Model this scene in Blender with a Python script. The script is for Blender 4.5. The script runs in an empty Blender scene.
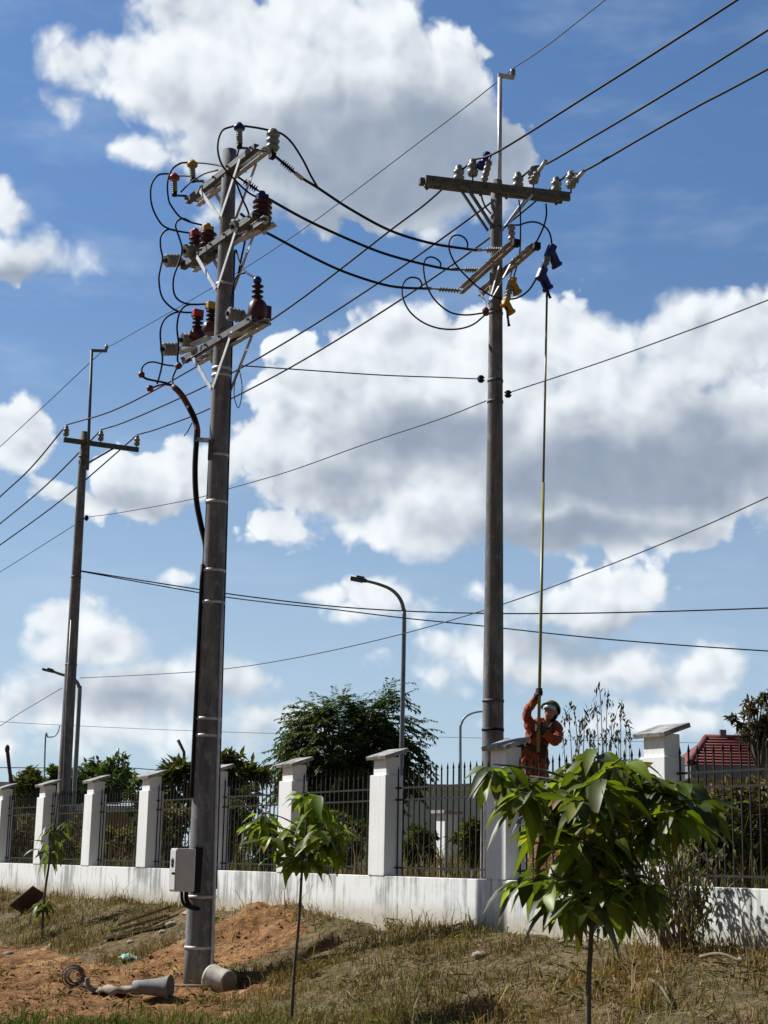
import bpy, math, random
import numpy as np
from mathutils import Vector as V, Matrix
random.seed(7); RNG = np.random.default_rng(11)
R_ = math.radians
scene = bpy.context.scene
COL = scene.collection

# ------------------------------------------------------------------ camera
F_PX, PITCH, ROLL, EYE = 1600.0, R_(12.34), R_(1.17), 1.55
cam_d = bpy.data.cameras.new('camera'); cam = bpy.data.objects.new('camera', cam_d); COL.objects.link(cam)
CR = Matrix.Rotation(math.pi/2 + PITCH, 3, 'X') @ Matrix.Rotation(ROLL, 3, 'Z')
cam.matrix_world = Matrix.Translation((0, 0, EYE)) @ CR.to_4x4()
cam_d.sensor_fit = 'VERTICAL'; cam_d.sensor_height = 24.0; cam_d.lens = 24.0*F_PX/1024.0
cam_d.clip_start = 0.1; cam_d.clip_end = 6000
scene.camera = cam
CO = V((0, 0, EYE))

# ------------------------------------------------------------------ light, exposure
SUN_EL, SUN_AZ = R_(44), R_(-64)          # azimuth from +y, towards +x
SUN_STRENGTH, SKY_STRENGTH, EXPOSURE = 5.0, 0.041, 0.42
sdir = V((math.sin(SUN_AZ)*math.cos(SUN_EL), math.cos(SUN_AZ)*math.cos(SUN_EL), math.sin(SUN_EL)))
sun_d = bpy.data.lights.new('sun', 'SUN'); sun = bpy.data.objects.new('sun', sun_d); COL.objects.link(sun)
sun_d.energy = SUN_STRENGTH; sun_d.angle = R_(0.53); sun_d.color = (1.0, 0.97, 0.915)
sun.rotation_euler = sdir.to_track_quat('Z', 'Y').to_euler(); sun.location = (0, 0, 60)
scene.view_settings.view_transform = 'Standard'; scene.view_settings.look = 'None'
scene.view_settings.exposure = EXPOSURE; scene.view_settings.gamma = 1.0
scene.view_settings.use_curve_mapping = False

def ray(px, py):
    return CR @ V(((px-384)/F_PX, -(py-512)/F_PX, -1))
NEAR = 1.0          # scales the distances of the pole that stands nearest the road
def P(px, py, Y):
    r = ray(px, py); Y = Y*NEAR; return CO + r*(Y/r.y)
def Pz(px, py, z):
    r = ray(px, py); return CO + r*((z-EYE)/r.z)

# ------------------------------------------------------------------ sky with cumulus clouds
world = bpy.data.worlds.new('World'); scene.world = world; world.use_nodes = True
nt = world.node_tree; nt.nodes.clear()
class NB:
    """tiny node builder"""
    def __init__(s, t): s.t = t
    def n(s, kind, **kw):
        o = s.t.nodes.new(kind)
        for k, v in kw.items(): setattr(o, k, v)
        return o
    def link(s, a, b): s.t.links.new(a, b)
    def put(s, sock, v):
        if isinstance(v, bpy.types.NodeSocket): s.t.links.new(v, sock)
        else: sock.default_value = v
    def m(s, op, a, b=None, c=None, clamp=False):
        o = s.n('ShaderNodeMath', operation=op, use_clamp=clamp); s.put(o.inputs[0], a)
        if b is not None: s.put(o.inputs[1], b)
        if c is not None: s.put(o.inputs[2], c)
        return o.outputs[0]
    def vm(s, op, a, b=None):
        o = s.n('ShaderNodeVectorMath', operation=op); s.put(o.inputs[0], a)
        if b is not None: s.put(o.inputs[1], b)
        return o.outputs['Value'] if op in ('LENGTH', 'DOT_PRODUCT') else o.outputs[0]
    def smooth(s, x, lo, hi, a=0.0, b=1.0):
        o = s.n('ShaderNodeMapRange', interpolation_type='SMOOTHSTEP'); s.put(o.inputs[0], x)
        for i, v in ((1, lo), (2, hi), (3, a), (4, b)): s.put(o.inputs[i], v)
        return o.outputs[0]
    def mix(s, f, a, b, blend='MIX'):
        o = s.n('ShaderNodeMix', data_type='RGBA', blend_type=blend); s.put(o.inputs[0], f)
        s.put(o.inputs[6], a); s.put(o.inputs[7], b); return o.outputs[2]
    def noise(s, vec, scale, detail=6, rough=.55, typ='FBM', out=0):
        o = s.n('ShaderNodeTexNoise', noise_type=typ) if typ != 'FBM' else s.n('ShaderNodeTexNoise')
        s.put(o.inputs['Vector'], vec); o.inputs['Scale'].default_value = scale
        o.inputs['Detail'].default_value = detail; o.inputs['Roughness'].default_value = rough
        return o.outputs[out]

def azel(px, py):
    d = ray(px, py).normalized(); return (math.atan2(d.x, d.y), math.asin(d.z))
# cumulus heaps: centre and radii, as seen from the road, in direction space
HEAPS = [(480,420,90,60),(560,480,120,50),(350,460,70,50),(640,400,70,60),(70,610,40,30),(130,700,110,40),(320,600,40,20),(540,640,90,25),(700,720,80,20),(480,720,60,16),(60,740,90,20),(230,690,50,30),(375,110,80,70),(430,95,60,60),(235,70,135,72),(120,72,78,46),(58,112,42,24),(350,90,115,110),(400,160,125,75),(290,150,120,58),(200,15,95,50),(340,-10,95,60),(465,165,66,48),(505,150,36,38),(476,60,24,13),(150,158,50,20),(250,205,70,25),
 (560,372,88,82),(425,378,108,78),(312,425,78,72),(705,372,88,74),(620,455,200,100),(400,482,150,66),(290,522,62,28),(790,410,80,130),(462,345,62,45),(365,345,40,36),(610,350,50,40),
 (12,435,48,40),(140,484,72,36),(205,468,58,34),(22,262,72,34),(-5,214,28,24),(75,505,60,25),(285,345,30,15),(348,318,18,16),
 (98,648,68,40),(165,690,95,38),(40,700,80,40),(258,722,62,28),(-5,720,60,40),(180,575,30,14),(110,735,120,22),
 (392,600,62,28),(455,645,50,24),(592,605,76,40),(560,668,140,32),(680,682,72,28),(722,672,38,26),(480,590,60,16),(620,720,150,22),(340,620,30,14),
 (-230,120,120,50),(1050,180,130,50),(1000,560,130,60),(850,690,90,40)]
SHADE = [(420,165,150,66,1.0),(300,165,120,46,.75),(330,215,130,22,.8),(200,120,90,30,.35),(640,470,190,44,1.0),(430,440,110,36,.8),(560,530,170,26,.7),(710,430,80,40,.7),(330,480,90,26,.5),(20,285,70,18,.8),
 (150,500,90,16,.5),(600,640,110,20,.7),(140,705,110,22,.55),(30,450,40,16,.3),(250,740,70,14,.4),(560,690,130,18,.4),(590,425,60,28,.45)]
def detail_group(fine):
    """billows: rounded heads of falling size, with fibrous noise only in the fine version"""
    g = bpy.data.node_groups.new('cloud_detail', 'ShaderNodeTree')
    g.interface.new_socket('Vector', in_out='INPUT', socket_type='NodeSocketVector')
    g.interface.new_socket('Height', in_out='OUTPUT', socket_type='NodeSocketFloat')
    b = NB(g); gi = b.n('NodeGroupInput'); go = b.n('NodeGroupOutput'); p = gi.outputs[0]
    pw = b.vm('ADD', p, b.vm('MULTIPLY', b.vm('SUBTRACT', b.noise(p, 38, 2, .55, out=1), (.5,.5,.5)), (.022,.022,0)))
    vo = b.n('ShaderNodeTexVoronoi', feature='SMOOTH_F1', voronoi_dimensions='2D'); b.put(vo.inputs['Vector'], pw)
    vo.inputs['Scale'].default_value = 20; vo.inputs['Detail'].default_value = 3.0 if fine else 2.0; vo.inputs['Roughness'].default_value = .52; vo.inputs['Lacunarity'].default_value = 2.1; vo.inputs['Smoothness'].default_value = .45
    h = b.m('MULTIPLY', b.m('SUBTRACT', .50, vo.outputs['Distance']), 1.05)
    if fine: h = b.m('MULTIPLY_ADD', b.m('SUBTRACT', b.noise(p, 30, 8, .62), .5), 1.05, h)
    b.link(h, go.inputs[0]); return g
def build_world():
    b = NB(nt); tc = b.n('ShaderNodeTexCoord'); sep = b.n('ShaderNodeSeparateXYZ'); b.link(tc.outputs['Generated'], sep.inputs[0])
    az = b.m('ARCTAN2', sep.outputs[0], sep.outputs[1]); el = b.m('ARCSINE', sep.outputs[2])
    cmb = b.n('ShaderNodeCombineXYZ'); b.link(az, cmb.inputs[0]); b.link(el, cmb.inputs[1]); p = cmb.outputs[0]
    w = b.vm('SUBTRACT', b.noise(p, 15, 3, .55, out=1), (.5, .5, .5))
    q = b.vm('ADD', p, b.vm('MULTIPLY', w, (.046, .036, 0))); acc = None
    for (cx, cy, rx, ry) in HEAPS:
        a, e = azel(cx, cy)
        l = b.m('MULTIPLY', b.m('SUBTRACT', 1.0, b.vm('LENGTH', b.vm('MULTIPLY', b.vm('SUBTRACT', q, (a, e, 0)), (F_PX/(rx*1.17), F_PX/(ry*1.17), 0)))), .18+min(rx, ry)/62)
        acc = l if acc is None else b.m('SMOOTH_MAX', acc, l, .10)
    def H(g, v):
        o = b.n('ShaderNodeGroup'); o.node_tree = g; b.put(o.inputs[0], v); return o.outputs[0]
    gf, gs = detail_group(True), detail_group(False)
    d0 = H(gf, p); s0 = H(gs, p); s1 = H(gs, b.vm('ADD', p, (-.0075, .0095, 0)))
    fm = b.m('MINIMUM', b.m('MULTIPLY', acc, 1.75), 1.05)
    h0 = b.m('ADD', fm, b.m('MULTIPLY', d0, .85))
    soft = b.m('MAXIMUM', b.smooth(b.noise(p, 7, 2, .5), .42, .62), b.m('MULTIPLY', b.smooth(el, .22, .10), .9))           # some rims crisp, some frayed
    alpha = b.smooth(h0, b.m('MULTIPLY_ADD', soft, -.20, .0), b.m('MULTIPLY_ADD', soft, .45, .22)); alpha = b.m('MULTIPLY', alpha, b.smooth(el, .015, .06))
    rel = b.m('SUBTRACT', s0, s1)
    gacc = None; q = b.vm('ADD', p, b.vm('MULTIPLY', w, (.07, .045, 0)))
    for (cx, cy, rx, ry, k) in SHADE:
        a, e = azel(cx, cy)
        l = b.vm('LENGTH', b.vm('MULTIPLY', b.vm('SUBTRACT', q, (a, e, 0)), (F_PX/(rx*1.4), F_PX/(ry*1.6), 0)))
        l = b.m('MULTIPLY', b.m('SUBTRACT', 1.0, l, clamp=True), k*1.7)
        gacc = l if gacc is None else b.m('SMOOTH_MAX', gacc, l, .25)
    gs_ = b.m('MINIMUM', gacc, 1.0)
    lum = b.m('MULTIPLY_ADD', b.m('MULTIPLY', rel, b.m('MULTIPLY_ADD', gs_, -.72, 1.0)), .62, .86)
    lum = b.m('SUBTRACT', lum, b.m('MULTIPLY', gs_, .78))
    lum = b.m('SUBTRACT', lum, b.m('MULTIPLY', b.smooth(h0, .35, 1.3), .12))
    lum = b.m('MULTIPLY_ADD', b.m('SUBTRACT', b.noise(p, 24, 6, .6), .5), .13, lum)
    lum = b.smooth(lum, -.15, 1.05)
    k = 1.0/SKY_STRENGTH
    white = (.70*k, .735*k, .76*k, 1); grey = (.215*k, .265*k, .345*k, 1)
    ccol = b.mix(lum, grey, white)
    sky = b.n('ShaderNodeTexSky', sky_type='NISHITA', sun_disc=False); sky.sun_elevation = SUN_EL; sky.sun_rotation = SUN_AZ
    sky.altitude = 50; sky.air_density = 1.0; sky.dust_density = .3; sky.ozone_density = 1.6
    skyc = b.mix(1.0, sky.outputs[0], b.mix(b.smooth(el, .03, .50), (1.16, 1.32, 1.42, 1), (1.36, 1.72, 2.10, 1)), 'MULTIPLY')
    sky_dim = b.m('MULTIPLY', b.smooth(el, .60, .95, 1.0, .45), b.smooth(sep.outputs[1], -.30, .30, .36, 1.0))      # unseen sky overhead and behind the camera dimmed to lower the fill light
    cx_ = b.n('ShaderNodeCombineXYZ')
    for i_ in range(3): b.link(sky_dim, cx_.inputs[i_])
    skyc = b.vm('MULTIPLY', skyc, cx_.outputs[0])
    veil = b.m('MULTIPLY', b.smooth(b.noise(b.vm('MULTIPLY', p, (5, 14, 1)), 1.6, 4, .6), .46, .80), .22)   # thin high veil
    skyc = b.mix(veil, skyc, (.50*k, .58*k, .68*k, 1))
    skyc = b.mix(b.m('MULTIPLY', b.m('MULTIPLY', b.smooth(el, .40, .0), .55), b.smooth(sep.outputs[1], -.3, .35)), skyc, (.44*k, .56*k, .72*k, 1))     # paler towards the horizon
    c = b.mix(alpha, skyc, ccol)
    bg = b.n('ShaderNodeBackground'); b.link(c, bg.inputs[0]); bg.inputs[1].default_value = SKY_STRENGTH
    out = b.n('ShaderNodeOutputWorld'); b.link(bg.outputs[0], out.inputs[0])
    world.cycles.sampling_method = 'MANUAL'; world.cycles.sample_map_resolution = 256
build_world()

# ------------------------------------------------------------------ helpers
class MB:
    def __init__(s): s.v = []; s.f = []; s.sm = []
    def add(s, vs, fs, smooth=False):
        o = len(s.v); s.v += [V(a) for a in vs]; s.f += [tuple(i+o for i in f) for f in fs]; s.sm += [smooth]*len(fs); return s
    def box(s, c, hx, hy, hz, ax=V((1,0,0)), ay=V((0,1,0)), az=V((0,0,1))):
        c = V(c); vs = [c + ax*(hx*i) + ay*(hy*j) + az*(hz*k) for k in (-1,1) for j in (-1,1) for i in (-1,1)]
        return s.add(vs, [(0,2,3,1),(4,5,7,6),(0,1,5,4),(2,6,7,3),(0,4,6,2),(1,3,7,5)])
    def bar(s, a, b, w, h, up=V((0,0,1))):
        a, b = V(a), V(b); az = (b-a); L = az.length; az.normalize(); ax = az.cross(up)
        if ax.length < 1e-4: ax = az.cross(V((1,0,0)))
        ax.normalize(); ay = ax.cross(az).normalized()
        return s.box((a+b)/2, w/2, h/2, L/2, ax, ay, az)
    def tube(s, pts, r, n=8, cap=True):
        pts = [V(p) for p in pts]; m = len(pts); rs = r if isinstance(r, (list, tuple)) else [r]*m
        t0 = (pts[1]-pts[0]).normalized(); nx = t0.cross(V((0,0,1)))
        if nx.length < .05: nx = t0.cross(V((1,0,0)))
        nx.normalize(); vs = []
        for i in range(m):
            t = (pts[min(i+1, m-1)]-pts[max(i-1, 0)])
            t = t.normalized() if t.length > 1e-9 else t0
            nx = (nx - t*nx.dot(t)); nx = nx.normalized() if nx.length > 1e-6 else t.orthogonal().normalized()
            ny = t.cross(nx)
            vs += [pts[i] + (nx*math.cos(2*math.pi*k/n) + ny*math.sin(2*math.pi*k/n))*rs[i] for k in range(n)]
        fs = [(i*n+k, i*n+(k+1)%n, (i+1)*n+(k+1)%n, (i+1)*n+k) for i in range(m-1) for k in range(n)]
        s.add(vs, fs, True)
        if cap:
            o = len(s.v) - m*n
            s.f += [tuple(o+k for k in range(n))[::-1], tuple(o+(m-1)*n+k for k in range(n))]; s.sm += [False, False]
        return s
    def lathe(s, p0, axis, prof, n=16):
        """prof: (distance along the axis, radius)"""
        p0 = V(p0); az = V(axis).normalized(); ax = az.orthogonal().normalized(); ay = az.cross(ax); vs = []
        for (t, r) in prof: vs += [p0 + az*t + (ax*math.cos(2*math.pi*k/n) + ay*math.sin(2*math.pi*k/n))*max(r, 1e-4) for k in range(n)]
        m = len(prof)
        s.add(vs, [(i*n+k, i*n+(k+1)%n, (i+1)*n+(k+1)%n, (i+1)*n+k) for i in range(m-1) for k in range(n)], True)
        o = len(s.v) - m*n
        s.f += [tuple(o+k for k in range(n))[::-1], tuple(o+(m-1)*n+k for k in range(n))]; s.sm += [False, False]
        return s
    def ball(s, c, rx, ry=None, rz=None, n=12, m=8, rot=None):
        ry = rx if ry is None else ry; rz = rx if rz is None else rz; c = V(c); vs = []
        for i in range(m+1):
            th = math.pi*i/m
            for k in range(n):
                p = V((rx*math.sin(th)*math.cos(2*math.pi*k/n), ry*math.sin(th)*math.sin(2*math.pi*k/n), rz*math.cos(th)))
                vs.append(c + (rot @ p if rot else p))
        return s.add(vs, [(i*n+k, (i+1)*n+k, (i+1)*n+(k+1)%n, i*n+(k+1)%n) for i in range(m) for k in range(n)], True)
    def build(s, name, mat, parent=None, bevel=0, autosmooth=False):
        base = V((0,0,0)); q = parent
        while q is not None: base = base + q.location; q = q.parent
        me = bpy.data.meshes.new(name)
        me.from_pydata([tuple(p-base) for p in s.v], [], s.f); me.update()
        me.polygons.foreach_set('use_smooth', s.sm)
        for mm in (mat if isinstance(mat, (list, tuple)) else [mat]): me.materials.append(mm)
        o = bpy.data.objects.new(name, me); COL.objects.link(o)
        if parent is not None: o.parent = parent
        if bevel:
            bv = o.modifiers.new('bevel', 'BEVEL'); bv.width = bevel; bv.segments = 2; bv.limit_method = 'ANGLE'; bv.angle_limit = R_(40)
        return o

def tag(o, label, cat, group=None, kind=None):
    o['label'] = label; o['category'] = cat
    if group: o['group'] = group
    if kind: o['kind'] = kind
    return o
def thing(name, label, cat, loc, group=None):
    o = bpy.data.objects.new(name, None); COL.objects.link(o); o.location = loc; o.empty_display_size = .2
    return tag(o, label, cat, group)
def solo(mb, name, mat, label, cat, group=None, kind=None, bevel=0, origin=None):
    """a thing that is one mesh, its origin moved to its base"""
    c = V(origin) if origin is not None else V((sum(p.x for p in mb.v)/len(mb.v), sum(p.y for p in mb.v)/len(mb.v), min(p.z for p in mb.v)))
    mb.v = [p - c for p in mb.v]; o = mb.build(name, mat, None, bevel); o.location = c
    return tag(o, label, cat, group, kind)

def mat(name, c1, c2=None, scale=6.0, rough=.7, metal=0.0, bump=0.0, bscale=40.0, stretch=(1,1,1), lo=.35, hi=.7, spec=.4, trans=0.0, attr=None, detail=6):
    m = bpy.data.materials.new(name); m.use_nodes = True; t = m.node_tree; t.nodes.clear(); b = NB(t)
    tc = b.n('ShaderNodeTexCoord'); vec = b.vm('MULTIPLY', tc.outputs['Object'], stretch)
    col = (*c1, 1)
    if attr:
        a = b.n('ShaderNodeAttribute'); a.attribute_name = attr; col = a.outputs['Color']
    elif c2 is not None:
        f = b.smooth(b.noise(vec, scale, detail, .6), lo, hi); col = b.mix(f, (*c1, 1), (*c2, 1))
    p = b.n('ShaderNodeBsdfPrincipled'); b.put(p.inputs['Base Color'], col); p.inputs['Roughness'].default_value = rough
    p.inputs['Metallic'].default_value = metal; p.inputs['Specular IOR Level'].default_value = spec
    if bump:
        bp = b.n('ShaderNodeBump'); bp.inputs['Strength'].default_value = bump; bp.inputs['Distance'].default_value = .02
        b.link(b.noise(vec, bscale, 5, .6), bp.inputs['Height']); b.link(bp.outputs[0], p.inputs['Normal'])
    sh = p.outputs[0]
    if trans:
        tr = b.n('ShaderNodeBsdfTranslucent'); b.put(tr.inputs[0], b.mix(1.0, col, (1.55, 1.65, .5, 1), 'MULTIPLY'))
        mx = b.n('ShaderNodeMixShader'); mx.inputs[0].default_value = trans; b.link(sh, mx.inputs[1]); b.link(tr.outputs[0], mx.inputs[2]); sh = mx.outputs[0]
    o = b.n('ShaderNodeOutputMaterial'); b.link(sh, o.inputs[0]); return m

# fence-line frame: D runs along the fence and the overhead line, E across it, away from the road
A_ = R_(31.5); D = V((-math.sin(A_), math.cos(A_), 0)); E = V((math.cos(A_), math.sin(A_), 0)); Z = V((0,0,1))
F0 = P(384, 876, 19.6); ZT = F0.z; F0 = V((F0.x, F0.y, 0))      # foot of the wall's road face; ZT = top of the low wall
def FL(s, q, z): return F0 + D*s - E*q + Z*z                     # q metres in front of the wall

# ------------------------------------------------------------------ ground
class VN:
    def __init__(s, seed): s.g = np.random.default_rng(seed).random((256, 256))
    def __call__(s, x, y):
        x = np.asarray(x, float); y = np.asarray(y, float)
        xi = np.floor(x).astype(int); yi = np.floor(y).astype(int); fx = x-xi; fy = y-yi
        fx = fx*fx*(3-2*fx); fy = fy*fy*(3-2*fy); a = lambda i, j: s.g[(xi+i) % 256, (yi+j) % 256]
        return (a(0,0)*(1-fx)+a(1,0)*fx)*(1-fy) + (a(0,1)*(1-fx)+a(1,1)*fx)*fy - .5
NZ = [VN(k) for k in range(6)]
def fbm(x, y, f, o=4, k0=0):
    r = 0; a = 1.0
    for i in range(o): r = r + a*NZ[(i+k0) % 6](x*f + 17*i, y*f + 31*i); f *= 2.1; a *= .5
    return r
def sst(x, a, b): t = np.clip((x-a)/(b-a), 0, 1); return t*t*(3-2*t)
TRENCH = []
def seg_dist(x, y, pts):
    best = np.full(np.shape(x), 1e9)
    if not pts: return best
    for (a, _), (b, _2) in zip(pts[:-1], pts[1:]):
        dx, dy = b.x-a.x, b.y-a.y; t = np.clip(((x-a.x)*dx+(y-a.y)*dy)/(dx*dx+dy*dy), 0, 1)
        best = np.minimum(best, np.hypot(x-a.x-t*dx, y-a.y-t*dy))
    return best
WK = P(531, 800, 20.7)
def h_soil(x, y):
    """height and share of bare orange soil at ground points"""
    x = np.asarray(x, float); y = np.asarray(y, float)
    rx, ry = x-F0.x, y-F0.y; s = rx*D.x+ry*D.y; q = -(rx*E.x+ry*E.y)
    k = .30 + .13*sst(s, -1.5, .5)
    wob = fbm(x, y, .5, 3)*.5
    lin = .84 - k*np.maximum(q-.15+wob*.4, 0)
    hf = .06 + np.log1p(np.exp((lin-.06)*14))/14
    near = sst(q, -.6, -.1)
    h = hf*near + (1-near)*(.98 + .1*fbm(x, y, .4, 3, 2))
    h = np.where(q > 8, h - .02*np.minimum(q-8, 12)*.5, h)
    soil_line = sst(s, -1.05+0*s, -.35) * sst(q, 5.5, 2.2)
    left = sst(x, -7.2, -4.6)
    d_lp = np.hypot((x+2.0)/1.9, (y-20.9)/1.25)
    soil = np.clip(1.25-d_lp, 0, 1)*1.5
    front = sst(x, -.55, -1.5)*sst(q, 1.35, 2.1)*.95 + .25*sst(x, -1.5, -3)*sst(q, 1.9, 2.6)
    soil = np.maximum(soil, front)
    soil = soil*sst(q, .12, .5) + 1.05*fbm(x, y, .9, 4, 1)
    soil = sst(soil, .35, .75)*sst(q, .05, .3)
    # spoil heap thrown up behind the new pole
    for (cx, cy, rr, hh) in ((-1.75, 21.7, .75, .19), (-1.05, 21.15, .6, .05), (-2.35, 21.5, .6, .09), (-2.9, 20.6, .5, .06)):
        dd = np.hypot(x-cx, y-cy)/rr; b = np.exp(-dd*dd*1.4)*hh*(1+.7*fbm(x, y, 2.5, 3, 3)); h = h + b*near; soil = np.maximum(soil, np.clip(b*6, 0, 1)*near)
    td = seg_dist(x, y, TRENCH); wv = .12*fbm(x, y, 2.2, 3, 4)
    cut = sst(td+wv, .30, .14); h = h - .34*cut
    soil = np.maximum(soil*(1-.2*cut), cut*.9)
    fine = fbm(x, y, 3.0, 4, 2)
    h = h + fine*(.05 + .08*soil)*near + fbm(x, y, 7.0, 3, 1)*.045*soil*near
    # earth mound behind the fence that carries the worker
    dm = np.hypot((x-2.34)/.80, (y-20.95)/.95); mo = sst(dm, 1.55, .55); h = h + mo*(2.12-.98)*sst(q, -.35, -1.0); soil = np.maximum(soil, sst(mo, .1, .4)*sst(q, -.4, -.8)*.55)
    return h, np.clip(soil, 0, 1), q, s
def bank_hit(px, py):
    r = ray(px, py); t = np.arange(12, 34, .02); hh = h_soil(t*r.x/r.y, t)[0]; zz = EYE+t*r.z/r.y; k = int(np.argmax(zz <= hh)); return V((t[k]*r.x/r.y, t[k]))
TRENCH = [(bank_hit(px, py), 0) for (px, py) in ((243,984), (268,976), (290,962), (315,950), (340,938), (366,930))]
xs = np.concatenate([[-2500,-900,-350,-140,-60,-30,-20,-15], np.arange(-12, 7.01, .085), [8,10,14,20,35,80,200,600,2500]])
ys = np.concatenate([[-400,-100,-30,-5,3,7,9.5,11], np.arange(12, 27.51, .085), np.arange(27.8, 40, .35), [42,46,52,60,75,100,160,300,700,1500,3500]])
GX, GY = np.meshgrid(xs, ys); GH, GS, GQ, GSS = h_soil(GX, GY)
def ground_z(x, y):
    """bilinear height of the built ground sheet"""
    x = np.asarray(x, float); y = np.asarray(y, float)
    i = np.clip(np.searchsorted(xs, x)-1, 0, len(xs)-2); j = np.clip(np.searchsorted(ys, y)-1, 0, len(ys)-2)
    fx = (x-xs[i])/(xs[i+1]-xs[i]); fy = (y-ys[j])/(ys[j+1]-ys[j])
    return GH[j,i]*(1-fx)*(1-fy)+GH[j,i+1]*fx*(1-fy)+GH[j+1,i]*(1-fx)*fy+GH[j+1,i+1]*fx*fy
def gz(x, y): return float(ground_z(x, y))
def on_ground(px, py):
    """where the ray through a pixel meets the ground"""
    r = ray(px, py)
    for k in range(1100, 3600):
        p = CO + r*(k*.01/r.y)
        if p.z <= gz(p.x, p.y): return V((p.x, p.y, gz(p.x, p.y)))
    return P(px, py, 30)
def np_mesh(name, verts, quads, mats, smooth=True, attrs=None, tris=None):
    me = bpy.data.meshes.new(name); nv = len(verts); me.vertices.add(nv); me.vertices.foreach_set('co', np.asarray(verts, np.float32).ravel())
    loops = []; tot = []
    if quads is not None and len(quads): loops.append(np.asarray(quads).ravel()); tot.append(np.full(len(quads), 4))
    if tris is not None and len(tris): loops.append(np.asarray(tris).ravel()); tot.append(np.full(len(tris), 3))
    loops = np.concatenate(loops).astype(np.int32); tot = np.concatenate(tot).astype(np.int32); st = np.concatenate([[0], np.cumsum(tot)[:-1]]).astype(np.int32)
    me.loops.add(len(loops)); me.loops.foreach_set('vertex_index', loops)
    me.polygons.add(len(tot)); me.polygons.foreach_set('loop_start', st); me.polygons.foreach_set('loop_total', tot)
    me.polygons.foreach_set('use_smooth', np.full(len(tot), smooth))
    for an, (kind, data) in (attrs or {}).items():
        a = me.attributes.new(an, kind, 'POINT'); a.data.foreach_set('value' if kind == 'FLOAT' else 'color', np.asarray(data, np.float32).ravel())
    me.update(calc_edges=True); me.validate()
    for m in mats: me.materials.append(m)
    return me
def ground_mat():
    m = bpy.data.materials.new('ground_earth'); m.use_nodes = True; t = m.node_tree; t.nodes.clear(); b = NB(t)
    tc = b.n('ShaderNodeTexCoord'); v = tc.outputs['Object']; a = b.n('ShaderNodeAttribute'); a.attribute_name = 'soil'
    n1 = b.noise(v, 1.7, 8, .62); n2 = b.noise(v, 9, 8, .65); n3 = b.noise(v, 35, 5, .6)
    so = b.mix(b.smooth(n2, .36, .66), (.16, .080, .034, 1), (.42, .215, .082, 1)); so = b.mix(b.smooth(n1, .50, .74), so, (.46, .295, .15, 1)); so = b.mix(b.m('MULTIPLY', b.smooth(n1, .47, .33), .7), so, (.155, .088, .042, 1))
    so = b.mix(b.smooth(n3, .52, .70), so, (.20, .105, .048, 1))
    gr = b.mix(b.smooth(n2, .35, .65), (.10, .075, .038, 1), (.25, .185, .10, 1)); gr = b.mix(b.smooth(n1, .5, .7), gr, (.11, .105, .042, 1))
    f = b.smooth(b.m('MULTIPLY_ADD', b.m('SUBTRACT', n2, .5), .9, a.outputs['Fac']), .30, .62)
    p = b.n('ShaderNodeBsdfPrincipled'); b.link(b.mix(f, gr, so), p.inputs['Base Color']); p.inputs['Roughness'].default_value = .95; p.inputs['Specular IOR Level'].default_value = .15
    bp = b.n('ShaderNodeBump'); bp.inputs['Strength'].default_value = 1.0; bp.inputs['Distance'].default_value = .09
    b.link(b.m('ADD', n2, b.m('MULTIPLY', n3, .5)), bp.inputs['Height']); b.link(bp.outputs[0], p.inputs['Normal'])
    o = b.n('ShaderNodeOutputMaterial'); b.link(p.outputs[0], o.inputs[0]); return m
nx_, ny_ = len(xs), len(ys); ii = np.arange((ny_-1)*nx_).reshape(ny_-1, nx_)[:, :-1].ravel()
gme = np_mesh('ground', np.stack([GX, GY, GH], -1).reshape(-1, 3), np.stack([ii, ii+1, ii+1+nx_, ii+nx_], -1), [ground_mat()], True, {'soil': ('FLOAT', GS)})
go = bpy.data.objects.new('ground', gme); COL.objects.link(go); tag(go, 'dry grassy bank and dug orange soil below the white wall', 'ground', kind='structure')

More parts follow.
